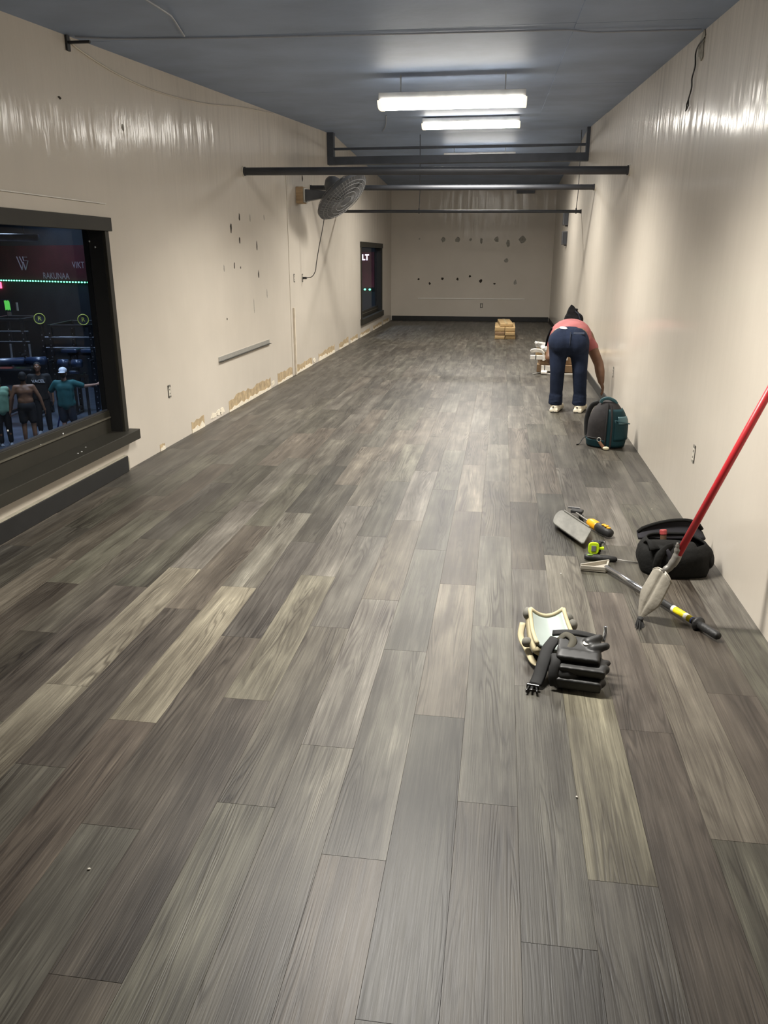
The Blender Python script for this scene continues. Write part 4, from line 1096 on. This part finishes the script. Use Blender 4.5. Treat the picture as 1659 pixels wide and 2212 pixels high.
MB().tube(smoothpath([K(-.10, .11, .09), K(-.115, .06, .05), K(-.10, -.02, .03), K(-.09, -.10, .02), K(-.07, -.16, .03)], 5), .014, 8, flat=.4).build('strap', M_CREAM, parent=kp, smooth=True)
for x in (-.06, .06):
    MB().bx(.275 + x - .02, .275 + x + .02, 2.99, 3.08, .001, .062).build('cap_stud', M_KB, parent=kp, bevel=.006)
kb = thing('knee_pad', 'black ribbed knee pad with straps and buckle lying toward the camera', 'knee pad', (.33, 2.80, 0), 'pair of knee pads on the floor')
def Q(x, y, z): return V(.335, 2.83, 0) + RZ(math.radians(-8)) @ V(x, y, z)
def rib(caps, slabs=()):
    m = MB()
    for (a, r0, b_, r1) in caps:
        m.cap(Q(*a), r0, Q(*b_), r1, 12)
    for (c, d, rx) in slabs:
        m.box(Q(*c), d, eul(rx, 0, -.14))
    return blob(m, .0055, 9).build('ribbed_cap', M_KB, parent=kb, smooth=True)
rib([((.10, -.065, .036), .024, (.118, -.062, .038), .022)], [((.035, -.062, .034), (.170, .085, .046), .08), ((.03, -.02, .050), (.13, .07, .05), .1)])
rib([((.11, -.045, .084), .022, (.130, -.042, .086), .020), ((.10, -.01, .090), .018, (.138, -.004, .094), .014)], [((.045, -.042, .082), (.175, .085, .036), .12), ((.04, .0, .090), (.15, .08, .04), .15)])
rib([((.08, .02, .134), .022, (.128, .036, .146), .016), ((.06, .055, .140), .024, (.10, .082, .156), .016)], [((.025, .02, .126), (.165, .140, .024), .20), ((.03, -.03, .118), (.15, .05, .028), .3)])
MB().cyl(Q(.050, .040, .136), Q(.050, .036, .149), .012, n=16).build('rivet', M_OUT, parent=kb)
MB().ell(Q(-.015, -.03, .05), (.07, .07, .05)).build('inner_pad', M_PADB, parent=kb, smooth=True)
MB().grid(lambda u, v: Q(-.085 + .19 * u, .105 + .02 * v, .128 + .014 * math.sin(pi * u) + .012 * v), 10, 3).build('top_edge', M_PADB, parent=kb, smooth=True, solid=.010)
sb = MB().tube(smoothpath([Q(-.07, .09, .125), Q(-.095, .04, .10), Q(-.105, -.02, .07), Q(-.115, -.07, .035), Q(-.125, -.105, .014)], 6), .026, 8, flat=.3, up=(0, 0, 1)).build('strap', M_PADB, parent=kb, smooth=True)
bk = MB(); bk.box(Q(-.132, -.125, .016), (.050, .012, .022), RZ(-.2)); bk.box(Q(-.150, -.145, .014), (.008, .040, .016), RZ(-.3)); bk.box(Q(-.116, -.145, .014), (.008, .040, .016), RZ(.05)); bk.box(Q(-.135, -.142, .018), (.012, .034, .008), RZ(-.15))
bk.build('buckle', mat('glossy_black_plastic', (.02, .02, .02, 1), .18), parent=sb, bevel=.003)
MB().tube(smoothpath([Q(-.055, .06, .135), Q(-.03, .075, .155), Q(.0, .05, .148), Q(-.01, .01, .130), Q(-.04, .0, .118)], 5), .016, 8, flat=.45).build('strap', mat('olive_webbing', (.07, .064, .045, 1), .8), parent=kb, smooth=True)
MB().tube(smoothpath([Q(-.06, -.02, .11), Q(-.055, -.06, .10), Q(-.06, -.09, .06), Q(-.05, -.10, .02)], 5), .020, 8, flat=.4).build('strap', M_PADB, parent=kb, smooth=True)
MB().tube(smoothpath([Q(.115, .105, .13), Q(.122, .115, .165), Q(.118, .122, .190)], 4), .010, 8, flat=.6).build('clip', M_CHROME, parent=kb, smooth=True)

# ------------------------------------------------------------------ specks on the floor
M_SPECK = mat('plaster_crumb', (.7, .66, .58, 1), .9)
rr = random.Random(12)
for lab, x, y in (('tiny pale crumb on the floor left of the floor scraper', .375, 3.93), ('tiny pale crumb on the floor behind the orange cutter', 1.05, 5.15), ('tiny pale shaving on the floor in the right foreground', .30, 2.10), ('tiny pale crumb on the floor at the left foreground', -1.05, 1.60)):
    mb = MB(); mb.box((x, y, .003), (.008, .006, .004), eul(.2, .1, rr.uniform(0, 3)))
    tag(mb.build('crumb', M_SPECK, bevel=.002), lab, 'debris')

# ------------------------------------------------------------------ the gym seen through the windows (one storey lower)
GZ = -2.85
M_GFLOOR = mat('gym_rubber_floor', (0.075, 0.09, 0.125, 1), 0.45, var=0.25, scale=3)
M_GWALL = mat('gym_dark_wall', (0.020, 0.026, 0.036, 1), 0.7, var=0.2, scale=2)
M_BANNER = mat('dark_red_banner', (0.075, 0.010, 0.016, 1), 0.7, var=0.35, scale=1.2)
M_BPRINT = mat('banner_print', (0.36, 0.30, 0.34, 1), 0.7)
M_RACK = mat('black_rack_steel', (0.012, 0.013, 0.016, 1), 0.30, var=0.2, spec=0.6)
M_RACKE = mat('bare_steel_and_glint', (0.45, 0.47, 0.52, 1), 0.3, metal=0.8)  # bare steel, and the painted glints on the racks
M_NAVY = mat('navy_vinyl_pad', (0.020, 0.035, 0.075, 1), 0.28, var=0.15, spec=0.7)
struct(MB().bx(-34, XL - TH, -3, 40, GZ - .1, GZ).build('floor_gym', M_GFLOOR, loc=(-15, 10, GZ - .1)))
struct(MB().bx(-34, XL - TH, -3, 40, 4.2, 4.3).build('ceiling_gym', M_GWALL, loc=(-15, 10, 4.2)))
fd = V(15.0, -6.4, 0).normalized(); fnm = V(-6.4, -15, 0).normalized()      # far wall runs along fd and faces fnm
F0 = V(-18.5, 27.9, 0)
def FW(s, z, off=0.0): return F0 + fd * s + fnm * off + V(0, 0, z)
gw = MB().add([FW(-16, GZ), FW(17.2, GZ), FW(17.2, 4.2), FW(-16, 4.2), FW(-16, GZ, -.2), FW(17.2, GZ, -.2), FW(17.2, 4.2, -.2), FW(-16, 4.2, -.2)],
              [(0, 1, 2, 3), (4, 5, 6, 7), (0, 1, 5, 4), (1, 2, 6, 5), (2, 3, 7, 6), (3, 0, 4, 7)]).build('wall_gym_far', M_GWALL, loc=(0, 0, 0))
struct(gw)
def fslab(s0, s1, z0, z1, th):
    return MB().add([FW(s0, z0, 0), FW(s1, z0, 0), FW(s1, z1, 0), FW(s0, z1, 0), FW(s0, z0, th), FW(s1, z0, th), FW(s1, z1, th), FW(s0, z1, th)],
                    [(0, 1, 2, 3), (4, 5, 6, 7), (0, 1, 5, 4), (1, 2, 6, 5), (2, 3, 7, 6), (3, 0, 4, 7)])
bn_ = thing('wall_banner', 'long dark red banner on the far gym wall seen through the big window', 'banner', FW(0, .80))
fslab(-3, 5.2, .80, 1.95, .02).build('sheet', M_BANNER, parent=bn_)
U_, W_ = fd, V(0, 0, 1)
em = MB()
for (x0, z0, x1, z1) in ((-.32, .24, -.10, -.22), (-.10, -.22, .02, .06), (.02, .06, .10, -.22), (.10, -.22, .30, .10), (-.16, .24, .0, -.02), (.02, .24, .06, .10), (.06, .22, .26, .22), (.08, .10, .24, .10)):
    c = [V(x0, z0, 0), V(x1, z1, 0)]
    p0 = FW(1.62 + x0, 1.34 + z0, .026); p1 = FW(1.62 + x1, 1.34 + z1, .026)
    em.cyl(p0, p1, .028, n=6, flat=.4)
em.build('emblem', M_BPRINT, parent=bn_)
text_mb('VIKT', .30, FW(4.60, 1.30, .026), U_, W_).build('lettering', M_BPRINT, parent=bn_)
text_mb('RAKUNAA', .30, FW(3.35, .93, .026), U_, W_).build('lettering', M_BPRINT, parent=bn_)
b2 = thing('wall_banner', 'dark red banner on the far gym wall seen through the small far window', 'banner', FW(15.9, .80))
fslab(15.2, 16.45, .80, 1.70, .02).build('sheet', mat('red_banner', (0.16, 0.020, 0.035, 1), 0.7, var=0.3, scale=3), parent=b2)
text_mb('LT', .20, FW(16.18, 1.56, .026), U_, W_, bold=.006).build('lettering', mat('lit_white_letters', (.8, .8, .85, 1), .5, emit=(.8, .78, 1, 1), estr=0.9), parent=b2)
# green LED line
M_LED = mat('green_led', (.1, .8, .4, 1), .4, emit=(0.12, 1.0, 0.45, 1), estr=1.6)
ls = thing('led_strip', 'row of glowing green lights under the red banners on the gym wall', 'light strip', FW(0, .74))
fslab(-3, 16.5, .72, .775, .03).build('channel', M_RACK, parent=ls)
mb = MB(); k = -2.9
while k < 16.45:
    mb.ell(FW(k, .748, .04), (.030, .030, .024), None, 8, 6); k += .155
q = mb.build('diodes', M_LED, parent=ls, smooth=True); q['kind'] = 'stuff'
ex = thing('exit_sign', 'small glowing red exit sign below the green lights', 'sign', FW(-.25, .50))
fslab(-.60, .13, .46, .68, .06).build('box', mat('exit_red', (.7, .05, .09, 1), .4, emit=(1, .07, .14, 1), estr=1.2), parent=ex)
text_mb('EXIT', .2, FW(-.235, .57, .064), U_, W_, bold=.006).build('lettering', mat('exit_letters', (.8, .5, .55, 1), .4, emit=(1, .55, .6, 1), estr=1.0), parent=ex)
po = thing('wall_poster', 'lit poster with a green plant on the far gym wall', 'poster', FW(.2, -.60))
fslab(-.5, .52, -.62, .07, .02).build('panel', mat('poster_blue', (.02, .035, .07, 1), .5), parent=po)
for k in range(7):
    s0 = .18 + k * .045
    MB().prism([(0, 0), (.05, .05), (.03, .34), (-.02, .36)], FW(s0, -.34 + .012 * (k % 3), .024), U_, W_, .004).build('leaf', mat('leaf_green', (.06, .26, .04, 1), .5, emit=(.07, .4, .06, 1), estr=.35), parent=po)
fslab(.26, .50, -.56, -.38, .03).build('pot', mat('poster_pot', (.42, .36, .32, 1), .6), parent=po)
tag(fslab(.86, .94, -.32, -.03, .03).build('switch_plate', M_WHITE), 'narrow white plate on the far gym wall right of the plant poster', 'switch')
# pendant tube high in the gym
t = thing('pendant_tube', 'blue grey tube lamp hanging high in the gym', 'lamp', (-8.6, 13.74, 1.85))
MB().cyl((-9.6, 13.6, 1.93), (-8.25, 13.78, 1.91), .065, n=14).build('tube', mat('blue_grey_tube', (.10, .13, .20, 1), .4), parent=t, smooth=True)
for x, y in ((-9.3, 13.64), (-8.5, 13.75)):
    MB().cyl((x, y, 1.97), (x, y, 4.2), .008, n=6).build('cable', M_RACK, parent=t)
# unseen lamps added at the gym ceiling to light the gym and banner
M_GL = mat('added_cool_gym_lamp', (.8, .85, .95, 1), .4, emit=(0.62, 0.78, 1.0, 1), estr=2.0)
for lab, x, y in (('added cool lamp on the gym ceiling above the racks', -12.0, 19.5), ('added cool lamp on the gym ceiling above the group of people', -10.0, 15.5), ('added cool lamp on the gym ceiling near the far window', -5.5, 18.5), ('added cool lamp on the gym ceiling washing the long red banner', -15.6, 24.9)):
    t = thing('added_gym_lamp', lab, 'lamp', (x, y, 3.9), 'added lamps on the gym ceiling')
    MB().box((x, y, 4.14), (1.3, 1.3, .10)).build('housing', M_RACK, parent=t, bevel=.01)
    MB().box((x, y, 4.08), (1.2, 1.2, .02)).build('lens', M_GL, parent=t)
    ld = bpy.data.lights.new('added_gym_light', 'AREA'); ld.size = 1.2; ld.energy = GYM_POWER * (0.4 if y > 24 else 1.0); ld.color = (0.62, 0.78, 1.0); ld.spread = math.radians(115)
    lo = bpy.data.objects.new('added_gym_light', ld); C.objects.link(lo); lo.location = (x, y, 4.065)

# power racks
def rack(label, o, w, d, h, ang):
    t = thing('power_rack', label, 'rack', o, 'black power racks in the gym')
    o = Vector(o); R = RZ(ang)
    def T(x, y, z): return o + R @ V(x, y, z)
    for x in (0, w):
        for y in (0, d):
            p = MB().box(T(x, y, h / 2), (.09, .09, h), R).build('upright', M_RACK, parent=t)
            mb = MB()
            for k in range(14):
                mb.cyl(T(x, y - .047, .35 + k * .16), T(x, y - .043, .35 + k * .16), .016, n=6)
            q = mb.build('peg_hole_glints', M_RACKE, parent=p)  # bright discs drawn for the glints in the holes
    for y in (0, d):
        c = MB().box(T(w / 2, y, h - .04), (w, .07, .07), R).build('top_bar', M_RACK, parent=t)
        MB().box(T(w / 2, y - .037, h - .006), (w, .006, .014), R).build('glint_edge', M_RACKE, parent=c)  # glint along the bar drawn as a bright strip
    for x in (0, w):
        c = MB().box(T(x, d / 2, h - .04), (.07, d, .07), R).build('side_bar', M_RACK, parent=t)
        MB().box(T(x, d / 2, h - .003), (.014, d, .006), R).build('glint_edge', M_RACKE, parent=c)  # same drawn glint on the side bar
        MB().box(T(x, d / 2, .12), (.07, d, .07), R).build('side_bar', M_RACK, parent=t)
    for z in (h - .34, h - .62):
        MB().cyl(T(-.15, -.03, z), T(w + .15, -.03, z), .016, n=8).build('barbell', M_RACKE, parent=t)
    for x in (0, w):
        MB().tube([T(x, -.05, h - .95), T(x, -.35, h - .95), T(x, -.38, h - .88)], .022, 8).build('hook', M_RACK, parent=t)
    return t, T
r1, T1 = rack('power rack left of the two ring signs in the gym', (-13.95, 20.25, GZ), .95, 1.2, 2.82, math.radians(8))
r2, T2 = rack('power rack between the two ring signs in the gym', (-12.27, 20.47, GZ), 1.12, 1.6, 2.66, math.radians(8))
M_RING = mat('yellow_green_paint', (.55, .58, .10, 1), .5)
for lab, c in (('left ring sign with a letter R on the gym rack', V(-12.50, 20.42, -.03)), ('right ring sign with a letter R on the gym rack', V(-11.27, 20.50, -.05))):
    t = thing('ring_sign', lab, 'sign', c, 'round signs on the racks')
    n_ = (V(0, 0, 1.6) - c); n_.z = 0; n_.normalize(); uu = V(0, 0, 1).cross(n_).normalized()
    MB().cyl(c, c + n_ * .02, .150, n=32).build('disc', M_GWALL, parent=t)
    MB().tube([c + n_ * .024 + (uu * math.cos(a) + V(0, 0, 1) * math.sin(a)) * .137 for a in [2 * pi * k / 36 for k in range(36)]], .012, 6, closed=True).build('ring', M_RING, parent=t, smooth=True)
    text_mb('R', .15, c + n_ * .024, uu, V(0, 0, 1), bold=.003).build('letter', M_RING, parent=t)
    MB().cyl(c - n_ * .01 + V(0, 0, -.10), c - n_ * .01 + V(0, 0, -.32), .02, n=8).build('stem', M_RACK, parent=t)

# benches and machines
def bench(label, x, y, ang, pads):
    t = thing('gym_machine', label, 'machine', (x, y, GZ), 'dark machines with navy pads')
    R = RZ(ang)
    def T(a, b_, c): return V(x, y, GZ) + R @ V(a, b_, c)
    for (a, b_, c, l, w, h) in pads:
        MB().box(T(a, b_, c), (l, w, h), R).build('pad', M_NAVY, parent=t, bevel=.04, segs=3)
    for sx in (-.3, .3):
        MB().cyl(T(sx, 0, 0), T(sx, 0, pads[0][2]), .04, n=10).build('leg', M_RACK, parent=t)
        MB().box(T(sx, 0, .03), (.08, .7, .06), R).build('foot', M_RACK, parent=t)
    MB().box(T(0, 0, pads[0][2] - .10), (.75, .08, .08), R).build('beam', M_RACK, parent=t)
    return t
bench('bench machine with two upper pads behind the rack', -11.95, 21.4, .1, [(-.28, 0, 1.86, .46, .40, .12), (.30, 0, 1.86, .48, .40, .12)])
t = bench('machine with two shiny navy rollers', -11.75, 20.55, .1, [(0, 0, 1.35, .3, .1, .1)])
for a in (-.22, .18):
    MB().cyl((-11.75 + a - .13, 20.42, GZ + 1.62), (-11.75 + a + .13, 20.45, GZ + 1.62), .11, n=18).build('roller', M_NAVY, parent=t, smooth=True)
t = thing('treadmill', 'long dark machine with a glossy navy rail at the left of the gym', 'machine', (-13.2, 19.6, GZ))
MB().cyl((-14.6, 19.33, GZ + 1.70), (-12.66, 19.69, GZ + 1.76), .10, n=16).build('rail', M_NAVY, parent=t, smooth=True)
MB().cyl((-12.56, 19.67, GZ + 1.76), (-12.06, 19.72, GZ + 1.78), .11, n=16).build('roller', M_NAVY, parent=t, smooth=True)
MB().box((-13.5, 19.6, GZ + 1.35), (2.2, .5, .45), RZ(.15)).build('deck', M_RACK, parent=t, bevel=.05)
for x in (-14.3, -13.4, -12.5):
    MB().cyl((x, 19.6, GZ), (x, 19.6, GZ + 1.3), .05, n=10).build('leg', M_RACK, parent=t)
for x in (-13.05, -12.5):
    MB().cyl((x, 19.75, GZ + 1.6), (x, 19.77, GZ + 2.2), .03, n=10).build('post', M_RACKE, parent=t)
t = bench('low bench beside the person in the white cap', -9.9, 19.2, .4, [(0, 0, .55, .9, .35, .10)])
t = thing('tripod_stand', 'dark blue folding stand between the people in the gym', 'stand', (-10.9, 18.6, GZ))
for a, b_ in ((-.35, .0), (.32, -.1), (.05, .35)):
    MB().cyl((-11.0, 18.6, GZ + 1.05), (-11.0 + a, 18.6 + b_, GZ), .022, n=8).build('leg', mat('blue_steel', (.015, .03, .12, 1), .35), parent=t)
MB().cyl((-11.0, 18.6, GZ + .95), (-11.0, 18.6, GZ + 1.12), .04, n=10).build('hub', M_RACK, parent=t)
t = thing('bumper_mat', 'grey and cream equipment case below the far window in the gym', 'case', (-3.9, 20.2, GZ))
MB().box((-3.75, 20.6, GZ + 1.65), (1.1, .8, .9), RZ(-.4)).build('cover', mat('grey_case', (.12, .12, .115, 1), .7), parent=t, bevel=.05)
MB().box((-3.75, 20.6, GZ + .6), (.9, .6, 1.2), RZ(-.4)).build('stand', M_RACK, parent=t, bevel=.03)
MB().box((-3.62, 19.9, GZ + 1.36), (.20, .15, .22), RZ(-.2)).build('cream_bag', mat('cream_cloth', (.42, .38, .28, 1), .8), parent=t, bevel=.04)
MB().box((-3.62, 19.9, GZ + .62), (.14, .10, 1.26), RZ(-.2)).build('bag_post', M_RACK, parent=t)
tag(MB().box((-12.35, 16.3, GZ + .30), (.7, .5, .6), RZ(.3)).build('green_case', mat('mint_plastic', (.20, .36, .25, 1), .4), bevel=.08), 'mint green case at the lower left corner of the gym view', 'case')

# people in the gym
M_HAIRB = mat('black_hair', (.008, .007, .007, 1), .8)
def gym_person(label, loc, face, h, skin, shirt, shorts, hair, arms, pants_len, cap=None, sleeve=True):
    """face = heading angle the person looks towards; arms = ((elbow, wrist) left, right) in metres relative to the shoulder, x to the person's right, y forward"""
    k = h / 1.78
    t = thing('person', label, 'person', (loc[0], loc[1], GZ), 'people training in the gym')
    R = RZ(face - pi / 2)
    o = V(loc[0], loc[1], GZ)
    def P(x, y, z): return o + R @ (V(x, y, z) * k)
    m_skin, m_shirt, m_sh = skin, shirt, shorts
    b = MB()
    b.ell(P(0, 0, 1.22), (.165 * k, .115 * k, .30 * k), R); b.ell(P(0, 0, 1.30), (.185 * k, .12 * k, .20 * k), R); b.cap(P(0, 0, 1.0), .12 * k, P(0, .0, 1.15), .12 * k); b.cap(P(-.07, 0, 1.32), .125 * k, P(.07, 0, 1.32), .125 * k); b.cap(P(-.15, 0, 1.42), .07 * k, P(.15, 0, 1.42), .07 * k); b.cap(P(-.06, 0, 1.10), .12 * k, P(.06, 0, 1.10), .12 * k)
    b.cap(P(0, 0, 1.44), .062 * k, P(0, .015, 1.56), .055 * k); b.ell(P(0, .02, 1.665), (.078 * k, .095 * k, .115 * k), R); b.ell(P(0, .075, 1.60), (.045 * k, .045 * k, .05 * k), R); b.ell(P(0, .118, 1.65), (.014 * k, .02 * k, .02 * k), R)
    for s in (-1, 1):
        b.ell(P(s * .08, .01, 1.66), (.012 * k, .022 * k, .03 * k), R)
        b.cap(P(s * .09, 0, .95), .095 * k, P(s * .105, .01, .50), .062 * k); b.cap(P(s * .105, .01, .50), .06 * k, P(s * .11, -.02, .30), .055 * k); b.cap(P(s * .11, -.02, .30), .055 * k, P(s * .115, -.01, .08), .036 * k)
        S_ = V(s * .195, 0, 1.43); e, w = arms[0 if s < 0 else 1]
        E_ = S_ + Vector(e); Wr = E_ + Vector(w)
        b.cap(P(*S_), .058 * k, P(*E_), .044 * k); b.cap(P(*E_), .044 * k, P(*Wr), .030 * k)
        d = (Wr - E_).normalized()
        side = d.cross(V(s, .2, .1)).normalized(); nn = d.cross(side)
        hp = Wr + d * .05
        b.cap(P(*(Wr + d * .01)), .030 * k, P(*hp), .034 * k)
        for q in range(4):
            f0 = Wr + d * .085 + side * (-.027 + .018 * q); f1 = f0 + d * (.04 + .008 * (q in (1, 2))) + nn * .01; f2 = f1 + d * .025 + nn * .022
            b.cap(P(*f0), .010 * k, P(*f1), .009 * k, 8); b.cap(P(*f1), .009 * k, P(*f2), .008 * k, 8)
        th0 = Wr + d * .03 - side * .03; b.cap(P(*th0), .013 * k, P(*(th0 + d * .05 - side * .02)), .010 * k, 8)
    body = blob(b, .016, 4).build('body', m_skin, parent=t, smooth=True)
    for s in (-1, 1):
        MB().ell(P(s * .032, .108, 1.685), (.012 * k, .008 * k, .008 * k), R).build('eye', mat('eye_white', (0.7, 0.68, 0.64, 1), 0.3), parent=body)
    MB().ell(P(0, .118, 1.605), (.024 * k, .007 * k, .006 * k), R).build('mouth', mat('lips', (0.30, 0.10, 0.08, 1), 0.5), parent=body)
    if shirt:
        q = MB(); q.ell(P(0, 0, 1.15), (.20 * k, .15 * k, .33 * k), R); q.box(P(0, 0, 1.1), (.34 * k, .24 * k, .45 * k), R); q.cap(P(0, 0, .92), .155 * k, P(0, 0, 1.2), .150 * k); q.cap(P(-.085, 0, 1.32), .140 * k, P(.085, 0, 1.32), .140 * k); q.cap(P(-.09, 0, .95), .130 * k, P(.09, 0, .95), .130 * k); q.cap(P(-.08, 0, 1.15), .130 * k, P(.08, 0, 1.15), .130 * k); q.cap(P(-.16, 0, 1.42), .085 * k, P(.16, 0, 1.42), .085 * k)
        if sleeve:
            for s in (-1, 1):
                S_ = V(s * .195, 0, 1.43); e = Vector(arms[0 if s < 0 else 1][0]); q.cap(P(*S_), .085 * k, P(*(S_ + e * .75)), .072 * k)
        sh_ = blob(q, .018, 5).build('shirt', m_shirt, parent=t, smooth=True)
    q = MB(); wr_ = (.145 if not shirt else .115) * k
    q.cap(P(-.06, 0, .97), wr_, P(.06, 0, .97), wr_)
    if not shirt: q.ell(P(0, 0, 1.0), (.185 * k, .145 * k, .09 * k), R)
    for s in (-1, 1):
        q.cap(P(s * .09, 0, .93), .118 * k, P(s * .108, .01, max(pants_len, .5)), (.095 if pants_len > .3 else .082) * k)
        if pants_len < .4: q.cap(P(s * .108, .01, .5), .082 * k, P(s * .112, -.01, pants_len), .062 * k)
    blob(q, .018, 5).build('shorts' if pants_len > .3 else 'trousers', m_sh, parent=t, smooth=True)
    for s in (-1, 1):
        f = MB(); f.ell(P(s * .12, .05, .045), (.045 * k, .13 * k, .045 * k), R @ RZ(-s * .12)); f.box(P(s * .12, .05, .015), (.08 * k, .26 * k, .028 * k), R @ RZ(-s * .12))
        blob(f, .012, 3).build('shoe', mat('pale_trainer', (.5, .52, .56, 1), .6), parent=t, smooth=True)
    if hair:
        f = MB(); f.ell(P(0, -.005, 1.70), (.086 * k, .100 * k, .095 * k), R); f.ell(P(0, -.04, 1.64), (.080 * k, .065 * k, .08 * k), R)
        blob(f, .012, 3).build('hair', hair, parent=t, smooth=True)
    if cap:
        f = MB(); f.ell(P(0, .005, 1.735), (.098 * k, .112 * k, .080 * k), R)
        c_ = blob(f, .010, 4).build('cap', cap, parent=t, smooth=True)
        f = MB(); f.ell(P(0, -.125, 1.705), (.085 * k, .075 * k, .012 * k), R); f.build('cap_visor', cap, parent=c_, smooth=True)
    return t, P, R, k
toCam = math.atan2(-17.4, 11.4)
away = math.atan2(17.4, -11.4)
SK1 = mat('brown_skin_gym', (.22, .105, .055, 1), .5); SK2 = mat('light_skin_gym', (.36, .20, .14, 1), .55)
gym_person('shirtless person in black shorts seen from behind through the big window', (-11.33, 17.45), away - .1, 1.80, SK1, None, mat('black_shorts', (.010, .010, .012, 1), .8), M_HAIRB,
           (((-.12, -.03, -.28), (-.05, .02, -.26)), ((.13, -.02, -.27), (.06, .02, -.26))), .62)
g, P, R, k = gym_person('person in black T-shirt with white lettering facing the shirtless one', (-11.72, 18.75), toCam - .15, 1.86, SK1, mat('black_tee', (.008, .008, .009, 1), .85), mat('black_trousers', (.012, .012, .014, 1), .8), M_HAIRB,
           (((-.07, .02, -.29), (-.01, .05, -.26)), ((.07, .02, -.29), (.02, .05, -.26))), .12)
text_mb('VACEL', .105, P(0, .165, 1.34), R @ V(-1, 0, 0), V(0, 0, 1), depth=.006, bold=.002).build('shirt_lettering', mat('white_print', (.75, .75, .78, 1), .6), parent=g)
gym_person('person in teal T-shirt and white cap turned backwards, one arm out', (-10.62, 18.05), away - .25, 1.82, SK2, mat('teal_tee', (.010, .095, .10, 1), .8), mat('navy_shorts', (.012, .02, .035, 1), .8), mat('brown_hair', (.05, .028, .018, 1), .8),
           (((-.17, .05, -.22), (-.02, .16, -.16)), ((.26, .08, -.10), (.25, .10, .02))), .55, cap=mat('white_cap', (.72, .75, .82, 1), .7))
gym_person('person in mint green top at the left edge of the big window', (-11.93, 17.35), away + .2, 1.72, SK1, mat('mint_top', (.20, .36, .24, 1), .7), mat('black_leggings', (.010, .010, .012, 1), .7), M_HAIRB,
           (((-.10, .05, -.27), (.02, .12, -.22)), ((.10, .05, -.27), (-.02, .12, -.22))), .12, sleeve=False)
